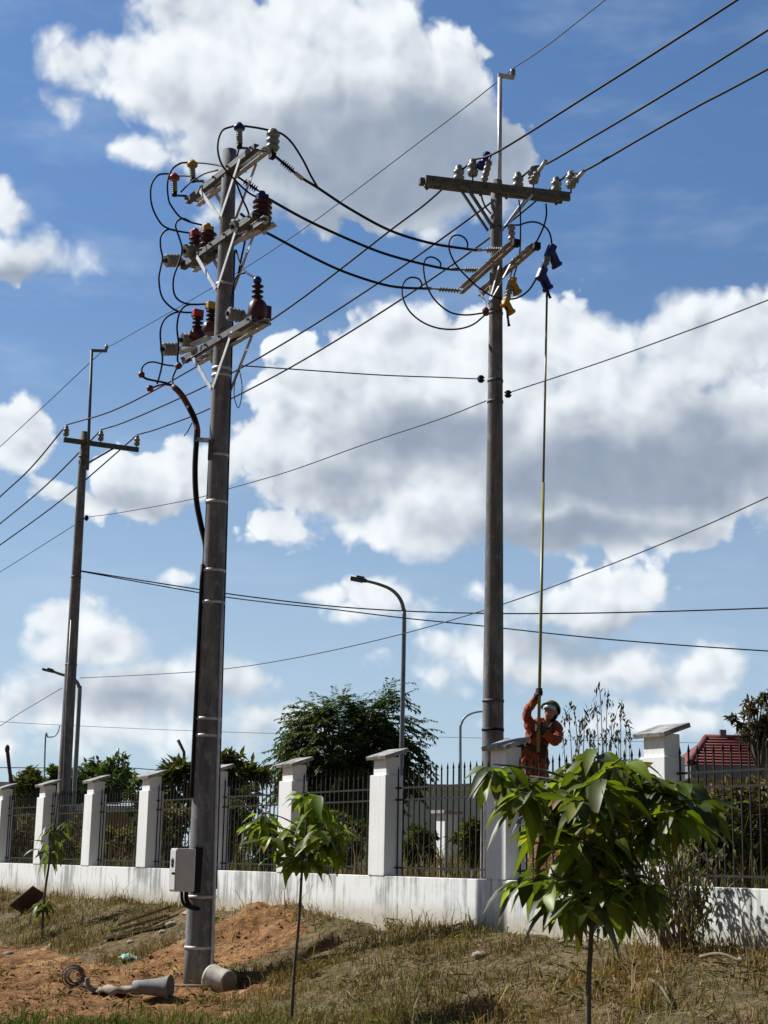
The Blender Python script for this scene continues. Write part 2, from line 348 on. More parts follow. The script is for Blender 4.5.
# ------------------------------------------------------------------ materials
def wall_mat():
    m = bpy.data.materials.new('weathered_white_paint'); m.use_nodes = True; t = m.node_tree; t.nodes.clear(); b = NB(t)
    tc = b.n('ShaderNodeTexCoord'); v = tc.outputs['Object']
    rot = b.n('ShaderNodeMapping'); rot.inputs['Rotation'].default_value = (0, 0, -A_); b.link(v, rot.inputs[0]); v = rot.outputs[0]
    sep = b.n('ShaderNodeSeparateXYZ'); b.link(tc.outputs['Object'], sep.inputs[0])
    st = b.noise(b.vm('MULTIPLY', v, (9, 9, .55)), 1.0, 7, .65); big = b.noise(v, 1.1, 5, .6); fine = b.noise(v, 22, 6, .6)
    zz = b.m('SUBTRACT', sep.outputs[2], ZT-.8)                # height above the top of the low wall
    f = b.m('MULTIPLY', b.smooth(b.m('MULTIPLY_ADD', b.m('SUBTRACT', big, .5), 1.0, st), .44, .70), b.m('MULTIPLY_ADD', b.m('SUBTRACT', 1.0, b.smooth(zz, 0.0, .03)), .72, .10))
    c = b.mix(f, (.80, .82, .81, 1), (.25, .26, .255, 1))
    c = b.mix(b.m('MULTIPLY', b.smooth(fine, .55, .75), .16), c, (.52, .52, .48, 1))
    foot = b.m('MULTIPLY', b.smooth(b.m('MULTIPLY_ADD', b.m('SUBTRACT', st, .5), .5, zz), -.24, -.50), .72)
    c = b.mix(foot, c, (.42, .36, .25, 1))
    p = b.n('ShaderNodeBsdfPrincipled'); b.link(c, p.inputs['Base Color']); p.inputs['Roughness'].default_value = .85; p.inputs['Specular IOR Level'].default_value = .2
    bp = b.n('ShaderNodeBump'); bp.inputs['Strength'].default_value = .25; bp.inputs['Distance'].default_value = .01; b.link(fine, bp.inputs['Height']); b.link(bp.outputs[0], p.inputs['Normal'])
    o = b.n('ShaderNodeOutputMaterial'); b.link(p.outputs[0], o.inputs[0]); return m
M_WALL = wall_mat()
M_CAP = mat('weathered_cement', (.40, .39, .37), (.12, .118, .115), 7, .9, bump=.3)
M_RAIL = mat('rusty_dark_iron', (.016, .018, .018), (.036, .028, .023), 5, .7, 0, spec=.2)
def concrete(name, c1, c2, c3):
    m = bpy.data.materials.new(name); m.use_nodes = True; t = m.node_tree; t.nodes.clear(); b = NB(t); tc = b.n('ShaderNodeTexCoord'); v = tc.outputs['Object']
    a = b.noise(b.vm('MULTIPLY', v, (9, 9, .7)), 1.0, 7, .65); g = b.noise(b.vm('MULTIPLY', v, (2, 2, 1.1)), 1.3, 5, .6); f = b.noise(v, 55, 5, .65); bl = b.noise(b.vm('MULTIPLY', v, (4, 4, 2.2)), 2.2, 6, .7)
    c = b.mix(b.smooth(a, .36, .66), (*c1, 1), (*c2, 1)); c = b.mix(b.m('MULTIPLY', b.smooth(bl, .50, .66), .8), c, (*c3, 1)); c = b.mix(b.m('MULTIPLY', b.smooth(g, .52, .72), .55), c, (c2[0]*.6, c2[1]*.6, c2[2]*.6, 1)); c = b.mix(b.m('MULTIPLY', b.smooth(f, .60, .72), .5), c, (.03, .03, .03, 1))
    p = b.n('ShaderNodeBsdfPrincipled'); b.link(c, p.inputs['Base Color']); p.inputs['Roughness'].default_value = .88; p.inputs['Specular IOR Level'].default_value = .25
    bp = b.n('ShaderNodeBump'); bp.inputs['Strength'].default_value = .5; bp.inputs['Distance'].default_value = .012; b.link(b.m('ADD', f, a), bp.inputs['Height']); b.link(bp.outputs[0], p.inputs['Normal'])
    o = b.n('ShaderNodeOutputMaterial'); b.link(p.outputs[0], o.inputs[0]); return m
M_POLE = concrete('grey_concrete', (.205, .214, .224), (.115, .121, .129), (.29, .30, .31)); M_POLE2 = concrete('weathered_grey_concrete', (.205, .207, .210), (.115, .116, .119), (.28, .282, .285))
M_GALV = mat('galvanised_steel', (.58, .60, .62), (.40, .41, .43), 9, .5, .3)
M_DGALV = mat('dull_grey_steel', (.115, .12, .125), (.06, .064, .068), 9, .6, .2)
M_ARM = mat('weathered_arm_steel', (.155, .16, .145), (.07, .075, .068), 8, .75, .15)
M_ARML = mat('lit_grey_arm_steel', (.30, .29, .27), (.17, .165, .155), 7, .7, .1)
M_PORC = mat('grey_glazed_porcelain', (.25, .255, .24), (.17, .175, .165), 5, .35, spec=.35)
M_SHED = mat('dark_rubber_sheds', (.030, .012, .013), (.018, .010, .011), 6, .5, spec=.25)
M_SHEDR = mat('maroon_sheds', (.050, .013, .013), (.028, .009, .010), 6, .45, spec=.3)
M_RED = mat('maroon_glazed_porcelain', (.085, .020, .018), (.05, .014, .013), 9, .38, spec=.4)
M_BLUE = mat('blue_rubber', (.008, .012, .15), None, rough=.4)
M_YEL = mat('ochre_rubber', (.42, .24, .012), None, rough=.5)
M_REDR = mat('red_rubber', (.34, .028, .035), None, rough=.45)
M_RUST = mat('brick_red_rubber', (.11, .025, .018), None, rough=.55)
M_BLK = mat('black_cable_sheath', (.010, .010, .013), None, rough=.6, spec=.2)
M_WIRE = mat('dark_wire', (.014, .014, .017), None, rough=.6, spec=.2)
M_THIN = mat('grey_stranded_wire', (.05, .053, .058), None, rough=.6, spec=.2)
M_LAMP = mat('painted_lamp_steel', (.22, .25, .28), (.16, .185, .21), 3, .45, .3)
M_BOX = mat('pale_grey_box_paint', (.60, .60, .59), (.52, .52, .51), 4, .45)

# ------------------------------------------------------------------ boundary fence
L = 2.37; PW, PD = .37, .26
def pillar(s, parent, tilt=.085):
    """s is the near-end corner; the pillar runs PW further along D"""
    c = FL(s+PW/2, -.02-PD/2+.02, 0)
    c = F0 + D*(s+PW/2) + E*(PD/2-.003)
    b = MB(); zb = ZT-.001; zs = ZT+1.20; ztop = ZT+1.42
    b.box(c+Z*((zb+zs)/2), PW/2, PD/2, (zs-zb)/2, D, E, Z)
    b.box(c+E*(-.0)+Z*((zs+ztop)/2), PW/2-.035, PD/2-.03, (ztop-zs)/2-.0, D, E, Z)
    p = b.build('pillar', M_WALL, parent, .008)
    k = MB(); up = (Z + E*-.33).normalized(); ee = (E + Z*.33).normalized()
    k.box(c + Z*(ztop+.035), PW/2+.045, PD/2+.045, .024, D, ee, up)
    k.build('cap', M_CAP, p, .006)
def low_wall(s0, s1, parent):
    b = MB(); c = F0 + D*((s0+s1)/2) + E*.105
    b.box(c+Z*((.3+ZT)/2), (s1-s0)/2, .10, (ZT-.3)/2, D, E, Z)
    b.build('low_wall', M_WALL, parent, .006)
def railing(s0, s1, parent):
    b = MB(); w = s1-s0; n = max(2, int(w/.118)); e = E*.15
    for z in (ZT+.10, ZT+.90, ZT+1.04):
        b.bar(F0+D*s0+e+Z*z, F0+D*s1+e+Z*z, .016, .022)
    for i in range(n+1):
        q = F0+D*(s0+.05+(w-.1)*i/n)+e; dz = random.uniform(-.012, .012); tw = D*random.uniform(-.006, .006)
        b.bar(q+Z*(ZT+.01), q+tw+Z*(ZT+1.22+dz), .014, .014, D)
        b.lathe(q+tw+Z*(ZT+1.22+dz), Z, [(0, .009), (.02, .017), (.09, .001)], 4)
    b.build('railing', M_RAIL, parent)
fence = thing('boundary_fence', 'long white fence of pillars and iron railings behind the two tall poles', 'fence', F0+D*6+Z*.8)
ps = [L*i for i in range(0, 8)]
for s in ps: pillar(s, fence)
low_wall(-9.0, 20.0, fence)
for i in range(len(ps)-1): railing(ps[i]+PW, ps[i+1], fence)
q2 = [-2.47, -5.02, -7.55]
for s in q2: pillar(s, fence)
railing(-2.47+PW, 0, fence); railing(-5.02+PW, -2.47, fence); railing(-7.55+PW, -5.02, fence)

# ------------------------------------------------------------------ concrete poles
def pole_shaft(mb, pts, radii, n=28): mb.tube(pts, radii, n)
def lerp(a, b, t): return a + (b-a)*t
def strap(parent, c, r, m=None, h=.035, axis=Z):
    MB().lathe(c-axis*(h/2), axis, [(0, r+.002), (0, r+.008), (h, r+.008), (h, r+.002)], 24).build('strap', m or M_GALV, parent)
def sheds(mb, p, ax, L_, r, n, core=None, k=16):
    core = core or r*.55; prof = [(0, core)]
    for i in range(n):
        t = L_*(i+.1)/n; u = L_*(i+.75)/n
        prof += [(t, core), (t+L_*.28/n, r), (t+L_*.42/n, r*.98), (u, core)]
    prof += [(L_, core)]; mb.lathe(p, ax, prof, k); return mb
def cat(pts, k=6):
    pts = [V(p) for p in pts]
    if len(pts) < 3: return [pts[0]+(pts[-1]-pts[0])*(i/k) for i in range(k+1)]
    out = []
    e = [pts[0]*2-pts[1]] + pts + [pts[-1]*2-pts[-2]]
    for i in range(1, len(e)-2):
        a, b, c, d = e[i-1:i+3]
        for j in range(k):
            t = j/k; out.append(.5*((2*b) + (c-a)*t + (2*a-5*b+4*c-d)*t*t + (3*b-a-3*c+d)*t*t*t))
    out.append(pts[-1]); return out
def px_path(pts, y0, y1):
    n = len(pts); return [P(p[0], p[1], p[2] if len(p) > 2 else y0+(y1-y0)*i/(n-1)) for i, p in enumerate(pts)]
def jumper(parent, pts, y0, y1, r=.013, m=None, name='jumper_cable'):
    return MB().tube(cat(px_path(pts, y0, y1), 5), r, 7).build(name, m or M_BLK, parent)

# ---- the nearer pole with arresters
NEAR = .9675
LPB, LPT = P(198.4, 979, 20), P(229.8, 150.6, 20)
LPB = LPB.lerp(LPT, -.03)
lp = thing('utility_pole', 'nearest concrete pole carrying three tiers of maroon arresters and a grey box', 'pole', (LPB.x, LPB.y, .1))
def lpc(z): t = (z-LPB.z)/(LPT.z-LPB.z); return LPB.lerp(LPT, t), lerp(.178, .090, t)
b = MB(); b.tube([LPB.lerp(LPT, i/14) for i in range(15)], [lerp(.178, .090, i/14) for i in range(15)], 32)
b.build('shaft', M_POLE, lp)
def channel(mb, a, c, w=.07, h=.08, side=1):
    """open steel channel from a to c"""
    a, c = V(a), V(c); d = (c-a).normalized(); o = d.cross(Z).normalized()*side
    mb.bar(a, c, .008, h); mb.bar(a+o*w/2+Z*(h/2-.004), c+o*w/2+Z*(h/2-.004), w, .008); mb.bar(a+o*w/2-Z*(h/2-.004), c+o*w/2-Z*(h/2-.004), w, .008)
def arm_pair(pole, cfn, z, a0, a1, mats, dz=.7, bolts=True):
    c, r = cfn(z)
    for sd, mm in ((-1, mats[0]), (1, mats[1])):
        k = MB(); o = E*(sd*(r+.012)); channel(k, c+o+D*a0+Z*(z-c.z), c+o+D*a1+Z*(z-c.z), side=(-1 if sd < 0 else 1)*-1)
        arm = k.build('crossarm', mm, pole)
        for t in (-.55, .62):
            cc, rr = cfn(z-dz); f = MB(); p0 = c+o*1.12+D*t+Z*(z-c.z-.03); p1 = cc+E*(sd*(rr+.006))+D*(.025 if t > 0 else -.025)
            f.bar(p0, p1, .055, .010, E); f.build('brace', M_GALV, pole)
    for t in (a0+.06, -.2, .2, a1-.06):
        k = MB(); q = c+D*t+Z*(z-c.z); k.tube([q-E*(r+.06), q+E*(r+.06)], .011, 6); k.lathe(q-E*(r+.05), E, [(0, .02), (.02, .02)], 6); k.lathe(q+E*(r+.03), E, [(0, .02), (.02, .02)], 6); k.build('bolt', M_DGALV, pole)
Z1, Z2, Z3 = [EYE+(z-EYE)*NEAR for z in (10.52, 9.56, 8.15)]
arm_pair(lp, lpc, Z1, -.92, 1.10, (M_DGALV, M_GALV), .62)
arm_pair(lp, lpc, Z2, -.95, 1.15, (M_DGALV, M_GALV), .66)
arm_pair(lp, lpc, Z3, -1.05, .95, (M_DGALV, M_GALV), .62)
# top tier: slim arresters with coloured hoods
def slim_arrester(px, y_top, y_bot, Y, hood, arm_px, lean=0):
    a, c = P(px+lean, y_bot, Y), P(px, y_top+5, Y); k = MB(); sheds(k, a, (c-a), (c-a).length, .042, 7, .034, 14)
    o = k.build('surge_arrester', M_PORC, lp)
    MB().lathe(c-Z*.005, Z, [(0, .07), (.03, .075), (.06, .05), (.09, .025), (.10, .001)], 12).build('hood', hood, o)
    MB().tube([a, a-Z*.05, P(*arm_px, Y)], .016, 6).build('bracket', M_DGALV, o)
    MB().lathe(a-Z*.06, Z, [(0, .02), (.0, .035), (.06, .035), (.06, .02)], 8).build('foot', M_BLK, o)
slim_arrester(239.3, 124, 144, 19.35, M_BLUE, (255, 149), .3)
slim_arrester(192.3, 161, 178, 20.65, M_YEL, (204, 181), .5)
slim_arrester(174.3, 174, 192, 20.85, M_REDR, (187, 196), .3)
# post insulator at the arm end
a = P(272.5, 150, 19.45); k = MB(); sheds(k, a, Z, .25, .09, 3, .072, 18); k.lathe(a+Z*.25, Z, [(0, .06), (.03, .045), (.04, .02)], 14)
o = k.build('post_insulator', M_PORC, lp); MB().tube([a-Z*.10, a], .016, 6).build('pin', M_DGALV, o); MB().box(a-Z*.08, .045, .035, .035, D, E, Z).build('clamp', M_BLK, o)
# arresters of tier 2 and 3 with lying post insulators
def lying_insulator(p0, p1, parent=None):
    p0, p1 = V(p0), V(p1); k = MB(); sheds(k, p0, p1-p0, (p1-p0).length, .092, 4, .072, 18)
    o = k.build('post_insulator', M_PORC, lp)
    ax = (p1-p0).normalized(); MB().lathe(p1, ax, [(0, .03), (.0, .04), (.05, .04), (.05, .03)], 10).build('fitting', M_GALV, o)
    MB().lathe(p0-ax*.03, ax, [(0, .025), (0, .03), (.03, .03)], 10).build('fitting', M_BLK, o)
def fat_arrester(px, ytop, ybot, Y, hood, r=.115):
    a, c = P(px, ybot, Y), P(px, ytop, Y); k = MB(); sheds(k, a, Z, (c.z-a.z)*.98, r, 4, r*.66, 20)
    o = k.build('surge_arrester', M_SHEDR, lp); h = MB(); h.box(V((c.x, c.y, c.z+.02)), .075, .05, .045, E, D, Z); h.lathe(V((c.x, c.y, c.z+.05)), Z, [(0, .045), (.05, .04), (.06, .01)], 10); h.build('hood', hood, o, .012)
    MB().box(V((a.x, a.y, a.z-.05)), .12, .07, .055, D, E, Z).build('base', M_DGALV, o, .01)
fat_arrester(262, 199, 220, 19.4, M_BLUE, .125)
fat_arrester(207.5, 231, 253, 20.45, M_YEL, .115)
fat_arrester(195.5, 236, 256, 20.75, M_REDR, .10)
def bottle_arrester(px, ytop, ymid, ybot, Y, hood, ball=False):
    a, c, m_ = P(px, ybot, Y), P(px, ytop, Y), P(px, ymid, Y); H_ = m_.z-a.z
    k = MB(); k.lathe(a, Z, [(0, .10), (H_*.25, .125), (H_*.7, .115), (H_*.9, .08), (H_, .04)], 18)
    k.box(a+Z*H_*.38+E*.10, .07, .05, H_*.36, E, D, Z); o = k.build('surge_arrester', M_RED, lp, .01)
    s_ = MB(); sheds(s_, V((m_.x, m_.y, m_.z)), Z, c.z-m_.z, .075, 3, .032, 16); s_.build('bushing', M_SHED, o)
    h = MB()
    if ball: h.ball(c+Z*.04, .055)
    else: h.box(c+Z*.04, .07, .05, .05, E, D, Z)
    h.build('hood', hood, o, .01)
bottle_arrester(257.3, 283.5, 299, 320, 19.3, M_BLUE, True)
bottle_arrester(211.5, 309, 321.5, 334, 20.25, M_YEL)
bottle_arrester(197.5, 316.5, 329, 341, 20.55, M_REDR)
lying_insulator(P(232.5, 226.5, 19.5), P(249, 224, 19.62)); lying_insulator(P(184.5, 251, 20.6), P(198.5, 251, 20.75)); lying_insulator(P(166, 260.5, 20.8), P(179, 260.5, 20.95))
lying_insulator(P(228, 313.5, 19.5), P(243.5, 316.5, 19.6)); lying_insulator(P(181.5, 340, 20.5), P(194, 340, 20.6)); lying_insulator(P(163, 349, 20.8), P(177, 349, 20.95))
for (pa, pb, yy) in (((229, 337), (264, 321), 19.35), ((240, 240), (275, 224), 19.45), ((178, 353), (196, 347), 20.75), ((180, 264), (196, 258), 20.85), ((192, 345), (210, 337), 20.4)):
    k = MB(); k.bar(P(*pa, yy+.15), P(*pb, yy), .12, .02); k.build('mounting_plate', M_GALV, lp)
# strain insulators for the outgoing spans
def strain_ins(pole, p0, p1, r=.048, n=6, m=M_WIRE):
    p0, p1 = V(p0), V(p1); d = p1-p0; k = MB(); k.tube([p0, p1], .014, 7); sheds(k, p0+d*.25, d, d.length*.5, r, n, .016, 12)
    o = k.build('strain_insulator', m, pole); MB().lathe(p1-d.normalized()*.06, d, [(0, .02), (0, .028), (.12, .028), (.12, .018)], 8).build('clamp', M_GALV, o)
strain_ins(lp, P(276, 157, 19.5), P(299, 176, 19.6)); strain_ins(lp, P(238, 177, 19.9), P(263, 194, 20.05)); strain_ins(lp, P(241, 214, 20.2), P(262, 231, 20.3), .03)
# jumpers
jumper(lp, [(234,126),(222,131),(217.7,147),(221.5,164),(233,178),(249,193),(262,199)], 19.4, 19.4)
jumper(lp, [(244,126),(258,128),(272,131),(282,134),(292,143),(303,160),(311,176),(318,188)], 19.35, 19.75, .014)
jumper(lp, [(202,225),(190,222),(180,217),(172,207),(168.5,199),(167.5,183),(171.7,170),(180,163.5),(188,162.5)], 20.5, 20.65)
jumper(lp, [(196,162.5),(207,163.5),(219.6,165.5),(226,168)], 20.65, 20.0)
jumper(lp, [(192.5,233.5),(180,231.5),(169.6,229),(160.5,223),(152,206),(151,187),(157,176),(164,173.8),(170.5,174)], 20.75, 20.85)
jumper(lp, [(178,175.5),(190,176.5),(203,182),(214,186)], 20.85, 20.3)
jumper(lp, [(181,192),(190,183),(204,174),(218,170)], 20.8, 20.2, .011); jumper(lp, [(240,144),(237,158),(236,172)], 19.4, 19.8, .011)
jumper(lp, [(190,221.5),(183,218.5),(177,221.5),(175.6,227),(179,237),(182,249),(179,262),(173.5,278),(174,293),(180,301),(191,304.3),(207,304)], 20.5, 20.25)
jumper(lp, [(178,231),(168,229.5),(161,236),(160.5,247),(162.5,258),(160.5,268),(158.8,280),(162,297),(172,308),(182,312),(194,312.5)], 20.8, 20.55)
jumper(lp, [(196,304.3),(186,305.5),(179.5,313),(177,327),(178.5,344),(177.5,358),(178.5,364)], 20.35, 20.5)
jumper(lp, [(182,312),(174,313),(165,319),(160.5,330),(161,346),(162.5,360),(160,374),(157,384)], 20.6, 20.6)
jumper(lp, [(236,182),(243,200),(249,216),(246,236),(241,260),(238,276)], 19.8, 19.85)
jumper(lp, [(236,250),(240,264),(246,272),(257,279)], 19.8, 19.3); jumper(lp, [(245,273),(238,275),(233.5,284),(231,300),(228,318)], 19.5, 19.75, .011)
jumper(lp, [(183,364),(192,357.5),(206,348.5),(216,337),(222,327)], 20.5, 19.85, .011)
# cable end: breakout, cores and trunk cable
cab = MB(); cab.tube(cat(px_path([(173,386),(181,394),(188.6,406.5),(194.5,419),(197.2,430),(196.6,441)], 20.3, 20.05), 5), [.03]+[.04]*25, 9); cab.build('cable_breakout', M_RUST, lp)
c2 = px_path([(188.6,406.5),(194.5,419),(197.2,430),(196.4,441),(195,470),(196.4,500),(201,525),(205.5,545),(205,565)], 20.15, 19.98)
cab = MB(); cab.tube(cat(c2, 5), .036, 9); cab.build('trunk_cable', M_BLK, lp)
side = []
for i in range(15):
    z = lerp(c2[-1].z, 2.25, i/14); c, r = lpc(z); side.append(V((c.x, c.y, z)) - E*((r+.022)*.95) + D*((r+.022)*.1))
k = MB(); k.tube(side, .026, 8); k.build('trunk_cable', M_BLK, lp)
jumper(lp, [(173,386),(166,383),(156,381),(147,379),(142,376)], 20.3, 20.4, .015, M_BLK); jumper(lp, [(141.5,373),(142.5,367),(147,363),(154,362),(164,364.5),(174,366)], 20.4, 20.4, .011)
jumper(lp, [(173,386),(164,384.5),(157,386),(152,388)], 20.3, 20.35, .012, M_RUST); jumper(lp, [(173,386),(172.5,378),(176,369)], 20.3, 20.45, .014)
for (x, y, yy, dx, dy) in ((141.5,374.5,20.4,.6,2.4), (150,388.5,20.35,3,-.6), (178.5,366,20.45,2.6,-2.0)):
    MB().tube([P(x-dx, y-dy, yy), P(x, y, yy), P(x+dx, y+dy, yy)], [.03, .045, .035], 9).build('cable_terminal', M_RUST, lp)
k = MB(); c, r = lpc(Pz(206, 452, 6.9).z)
k.bar(P(195,439.5,20.02), P(212,440.5,19.85), .05, .05); k.bar(P(210.8,440,19.85), P(209.8,460,19.85), .05, .05); k.build('cable_bracket', M_DGALV, lp)
k = MB(); k.tube(cat(px_path([(241,366),(236,378),(234,395),(238,408),(241,400),(242,385),(239,368)], 19.85, 19.85), 4), .006, 5); k.build('loose_wire', M_THIN, lp)
jumper(lp, [(192,423),(188,431),(184,436)], 20.05, 20.05, .007)
for yy, mm in ((453,M_GALV),(500,M_GALV),(569,M_GALV),(601,M_GALV),(718,M_GALV),(735,M_DGALV),(897,M_DGALV),(948,M_GALV),(366,M_DGALV),(281,M_DGALV),(373,M_DGALV)):
    xx = 229.8+(198.4-229.8)*(yy-150.6)/(979-150.6); z = P(xx, yy, 19.85).z; c, r = lpc(z); strap(lp, V((c.x, c.y, z)), r)
# down conductors on the right-hand side and the box
k = MB(); pts = []
for i in range(12):
    z = lerp(.05, 4.6, i/11); c, r = lpc(z); pts.append(c + E*((r+.012)*.45) - D*((r+.012)*.89))
k.tube(pts, .02, 8); k.build('conduit', M_GALV, lp)
k = MB(); pts = []
for i in range(12):
    z = lerp(1.2, 9.2, i/11); c, r = lpc(z); pts.append(c + E*((r+.012)*1.0) - D*((r+.012)*.0))
k.tube(pts, .02, 8); k.build('down_cable', M_BLK, lp)
bc = P(182.6, 870, 19.72); bx = MB(); bx.box(bc, .088, .122, .245, D, E, Z)
# box orientation: broad side faces the road end, narrow lit door faces away from the pole
box = bx.build('control_box', M_BOX, lp, .012)
k = MB(); k.box(bc-E*.126, .075, .004, .225, D, E, Z); dr = k.build('door', M_BOX, box, .003)
k = MB(); k.lathe(bc-E*.130+Z*.10, -E, [(0, .035), (.006, .035), (.006, .001)], 16); k.lathe(bc-E*.130+Z*.06, -E, [(0, .03), (.006, .03), (.006, .001)], 16); k.build('window', M_BLK, box)
MB().tube([bc-E*.127-Z*.04+D*-.06, bc-E*.16-Z*.04+D*-.06], .014, 8).build('latch', M_BLK, box)
k = MB(); k.box(bc+E*.21-Z*.0, .02, .08, .26, D, E, Z); k.tube(cat([bc-Z*.24+E*.06, bc-Z*.34+E*.07, bc-Z*.42+E*.14, bc-Z*.44+E*.26], 4), .026, 8); k.tube(cat([bc-Z*.24+E*.0, bc-Z*.36+E*.02, bc-Z*.42+E*.1, bc-Z*.44+E*.22], 4), .02, 8); k.build('box_bracket', M_BLK, lp)

# ---- the pole at the fence
NEAR = 1.0
RPT = P(496.7, 181, 22); RPB = P(493, 720, 22); RPB = RPB + (RPB-RPT)*(RPB.z-.7)/(RPT.z-RPB.z)
rp = thing('utility_pole', 'tall concrete pole behind the fence with lightning mast and blue and yellow covers', 'pole', (RPB.x, RPB.y, 1.0))
def rpc(z): t = (z-RPB.z)/(RPT.z-RPB.z); return RPB.lerp(RPT, t), lerp(.168, .082, t)
b = MB(); b.tube([RPB.lerp(RPT, i/14) for i in range(15)], [lerp(.168, .082, i/14) for i in range(15)], 32); b.build('shaft', M_POLE2, rp)
TZ = 11.22; ca, cb = Pz(424, 182, TZ), Pz(568, 199, TZ); ad = (cb-ca).normalized(); an = Z.cross(ad).normalized()
if an.y < 0: an = -an
cc, rr = rpc(TZ)
for sd in (-1, 1):
    k = MB(); o_ = an*(sd*(rr+.045)); mid = V((cc.x, cc.y, TZ)); a0 = (ca-mid).dot(ad); a1 = (cb-mid).dot(ad)
    k.bar(mid+o_+ad*(a0+(0.0 if sd < 0 else .05))+Z*(0 if sd < 0 else .03), mid+o_+ad*(a1-(0 if sd < 0 else .03))+Z*(0 if sd < 0 else .03), .07, .13 if sd < 0 else .06); k.build('crossarm', M_ARM, rp, .006)
for t in (-1.02, -.2, .2, .98):
    k = MB(); k.tube([mid+ad*t-an*.17, mid+ad*t+an*.17], .013, 6); k.lathe(mid+ad*t-an*.17, an, [(0,.026),(.02,.026)], 6); k.lathe(mid+ad*t+an*.15, an, [(0,.026),(.02,.026)], 6); k.build('bolt', M_DGALV, rp)
MB().box(ca-ad*.03, .04, .05, .05, ad, an, Z).build('arm_end', M_DGALV, rp, .01)
c3, r3 = rpc(TZ-.58)
for sd in (-1, 1):
    for t in (-.5, .5):
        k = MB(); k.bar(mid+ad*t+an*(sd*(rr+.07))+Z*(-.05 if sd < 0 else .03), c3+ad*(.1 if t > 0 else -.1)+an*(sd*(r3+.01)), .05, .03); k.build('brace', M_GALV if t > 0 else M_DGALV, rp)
def pin_ins(pole, base, h=.26, r=.085):
    k = MB(); k.lathe(base, Z, [(0, .035), (.0, r*.8), (h*.28, r), (h*.36, r*.62), (h*.48, r*.95), (h*.62, r), (h*.70, r*.6), (h*.85, r*.66), (h, r*.42), (h*1.02, .005)], 16)
    o = k.build('pin_insulator', M_PORC, pole); MB().tube([base-Z*.09, base], .014, 6).build('pin', M_DGALV, o)
WA = []
for (x0, x1) in ((460.5, 469.5), (520, 530), (559, 568)):
    for x, sd in ((x0, 1), (x1, -1)):
        t0 = (x-424)/(568-424); p = ca.lerp(cb, t0) + an*(sd*.13) + Z*.13; pin_ins(rp, p)
    WA.append(ca.lerp(cb, (x1-424)/(568-424)) - an*.13 + Z*.38)
# lightning mast
mb0, mt = P(499.5, 195, 22.1), P(500.3, 74, 22.1); k = MB(); k.tube([V((mb0.x, mb0.y, mb0.z-.25)), V((mb0.x, mb0.y, mt.z))], .033, 10); mtop = V((mb0.x, mb0.y, mt.z))
k.bar(mtop-E*.04-Z*.03, mtop+E*.19-D*.1-Z*.05, .06, .05); o = k.build('lightning_mast', M_GALV, rp)
tip = mtop+E*.17-D*.09; MB().lathe(tip-Z*.03, Z, [(0,.03),(.03,.045),(.07,.04),(.10,.045),(.13,.02)], 10).build('spool', M_PORC, o)
# lower double arm
LZ = 9.98; la, lb = Pz(463, 291, LZ), Pz(514.5, 244.5, LZ); ld = (lb-la).normalized(); ln = V((-ld.y, ld.x, 0)); ln = ln if ln.x > 0 else -ln
sh = ln*.31
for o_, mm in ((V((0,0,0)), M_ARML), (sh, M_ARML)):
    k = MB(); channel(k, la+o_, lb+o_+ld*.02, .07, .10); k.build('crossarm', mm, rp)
    k = MB(); k.box(lb+o_+ld*.05, .05, .05, .05, ld, ln, Z); k.build('arm_end', M_BLK, rp, .01)
for pa, pb, yy in (((513,259),(486.5,309),21.75), ((499,266),(487,310),21.75), ((479,287),(487,309),22.0), ((517,255),(505,294),21.85)):
    k = MB(); k.bar(P(*pa, yy), P(*pb, 21.85), .045, .008, ln); k.build('brace', M_GALV, rp)
a = P(511.5, 241.5, 21.4); k = MB(); sheds(k, a, Z, .25, .06, 3, .042, 16); o = k.build('post_insulator', M_PORC, rp); MB().tube([a-Z*.12, a], .014, 6).build('pin', M_DGALV, o)
for pa, pb, yy in (((506,250),(480,250),21.7), ((484,270.5),(458,269.5),22.4), ((464,291),(430,288.5),23.0)):
    a, c = P(*pa, yy), P(*pb, yy-.1); d = c-a; k = MB(); k.tube([a, c], .015, 7); sheds(k, a+d*.15, d, d.length*.6, .045, 7, .02, 12); o = k.build('strain_insulator', M_PORC, rp)
    MB().lathe(c-d.normalized()*.02, d, [(0,.018),(.0,.026),(.14,.026),(.14,.016)], 8).build('clamp', M_GALV, o)
def cutout(top, bot, Y, hood, tail, k1=1.0):
    a, c = P(*bot, Y), P(*top, Y); u = (c-a).normalized(); L_ = (c-a).length; sd_ = u.cross(D).normalized()
    if sd_.x < 0: sd_ = -sd_
    k = MB(); sheds(k, a, u, L_, .055, 5, .04, 14); o = k.build('fuse_cutout', M_PORC, rp)
    for q in (a, c):
        h = MB(); h.box(q, .06*k1, .055, .10*k1, sd_, D, u); a2 = (sd_*.80-u*.6).normalized()
        h.box(q+a2*.13*k1, .12*k1, .05, .06*k1, a2, D, a2.cross(D).normalized()); h.box(q+a2*.24*k1, .03, .06, .075*k1, a2, D, a2.cross(D).normalized()); h.build('cover', hood, o, .02)
    t1 = P(*tail, Y); MB().tube([a, a.lerp(t1, .9), t1], [.017, .017, .024], 8).build('fuse_tube', M_BLK, o)
cutout((550.5,251), (541.5,274), 21.6, M_BLUE, (550.3,298), .95)
cutout((512,282), (505.5,302), 21.7, M_YEL, (509,326), .72)
k = MB(); k.tube([P(482,167,21.7), P(486,155,21.75)], [.03, .06], 8); k.ball(P(487,156,21.75), .07); k.ball(P(481.5,165.5,21.7), .075); o = k.build('conductor_cover', M_BLUE, rp)
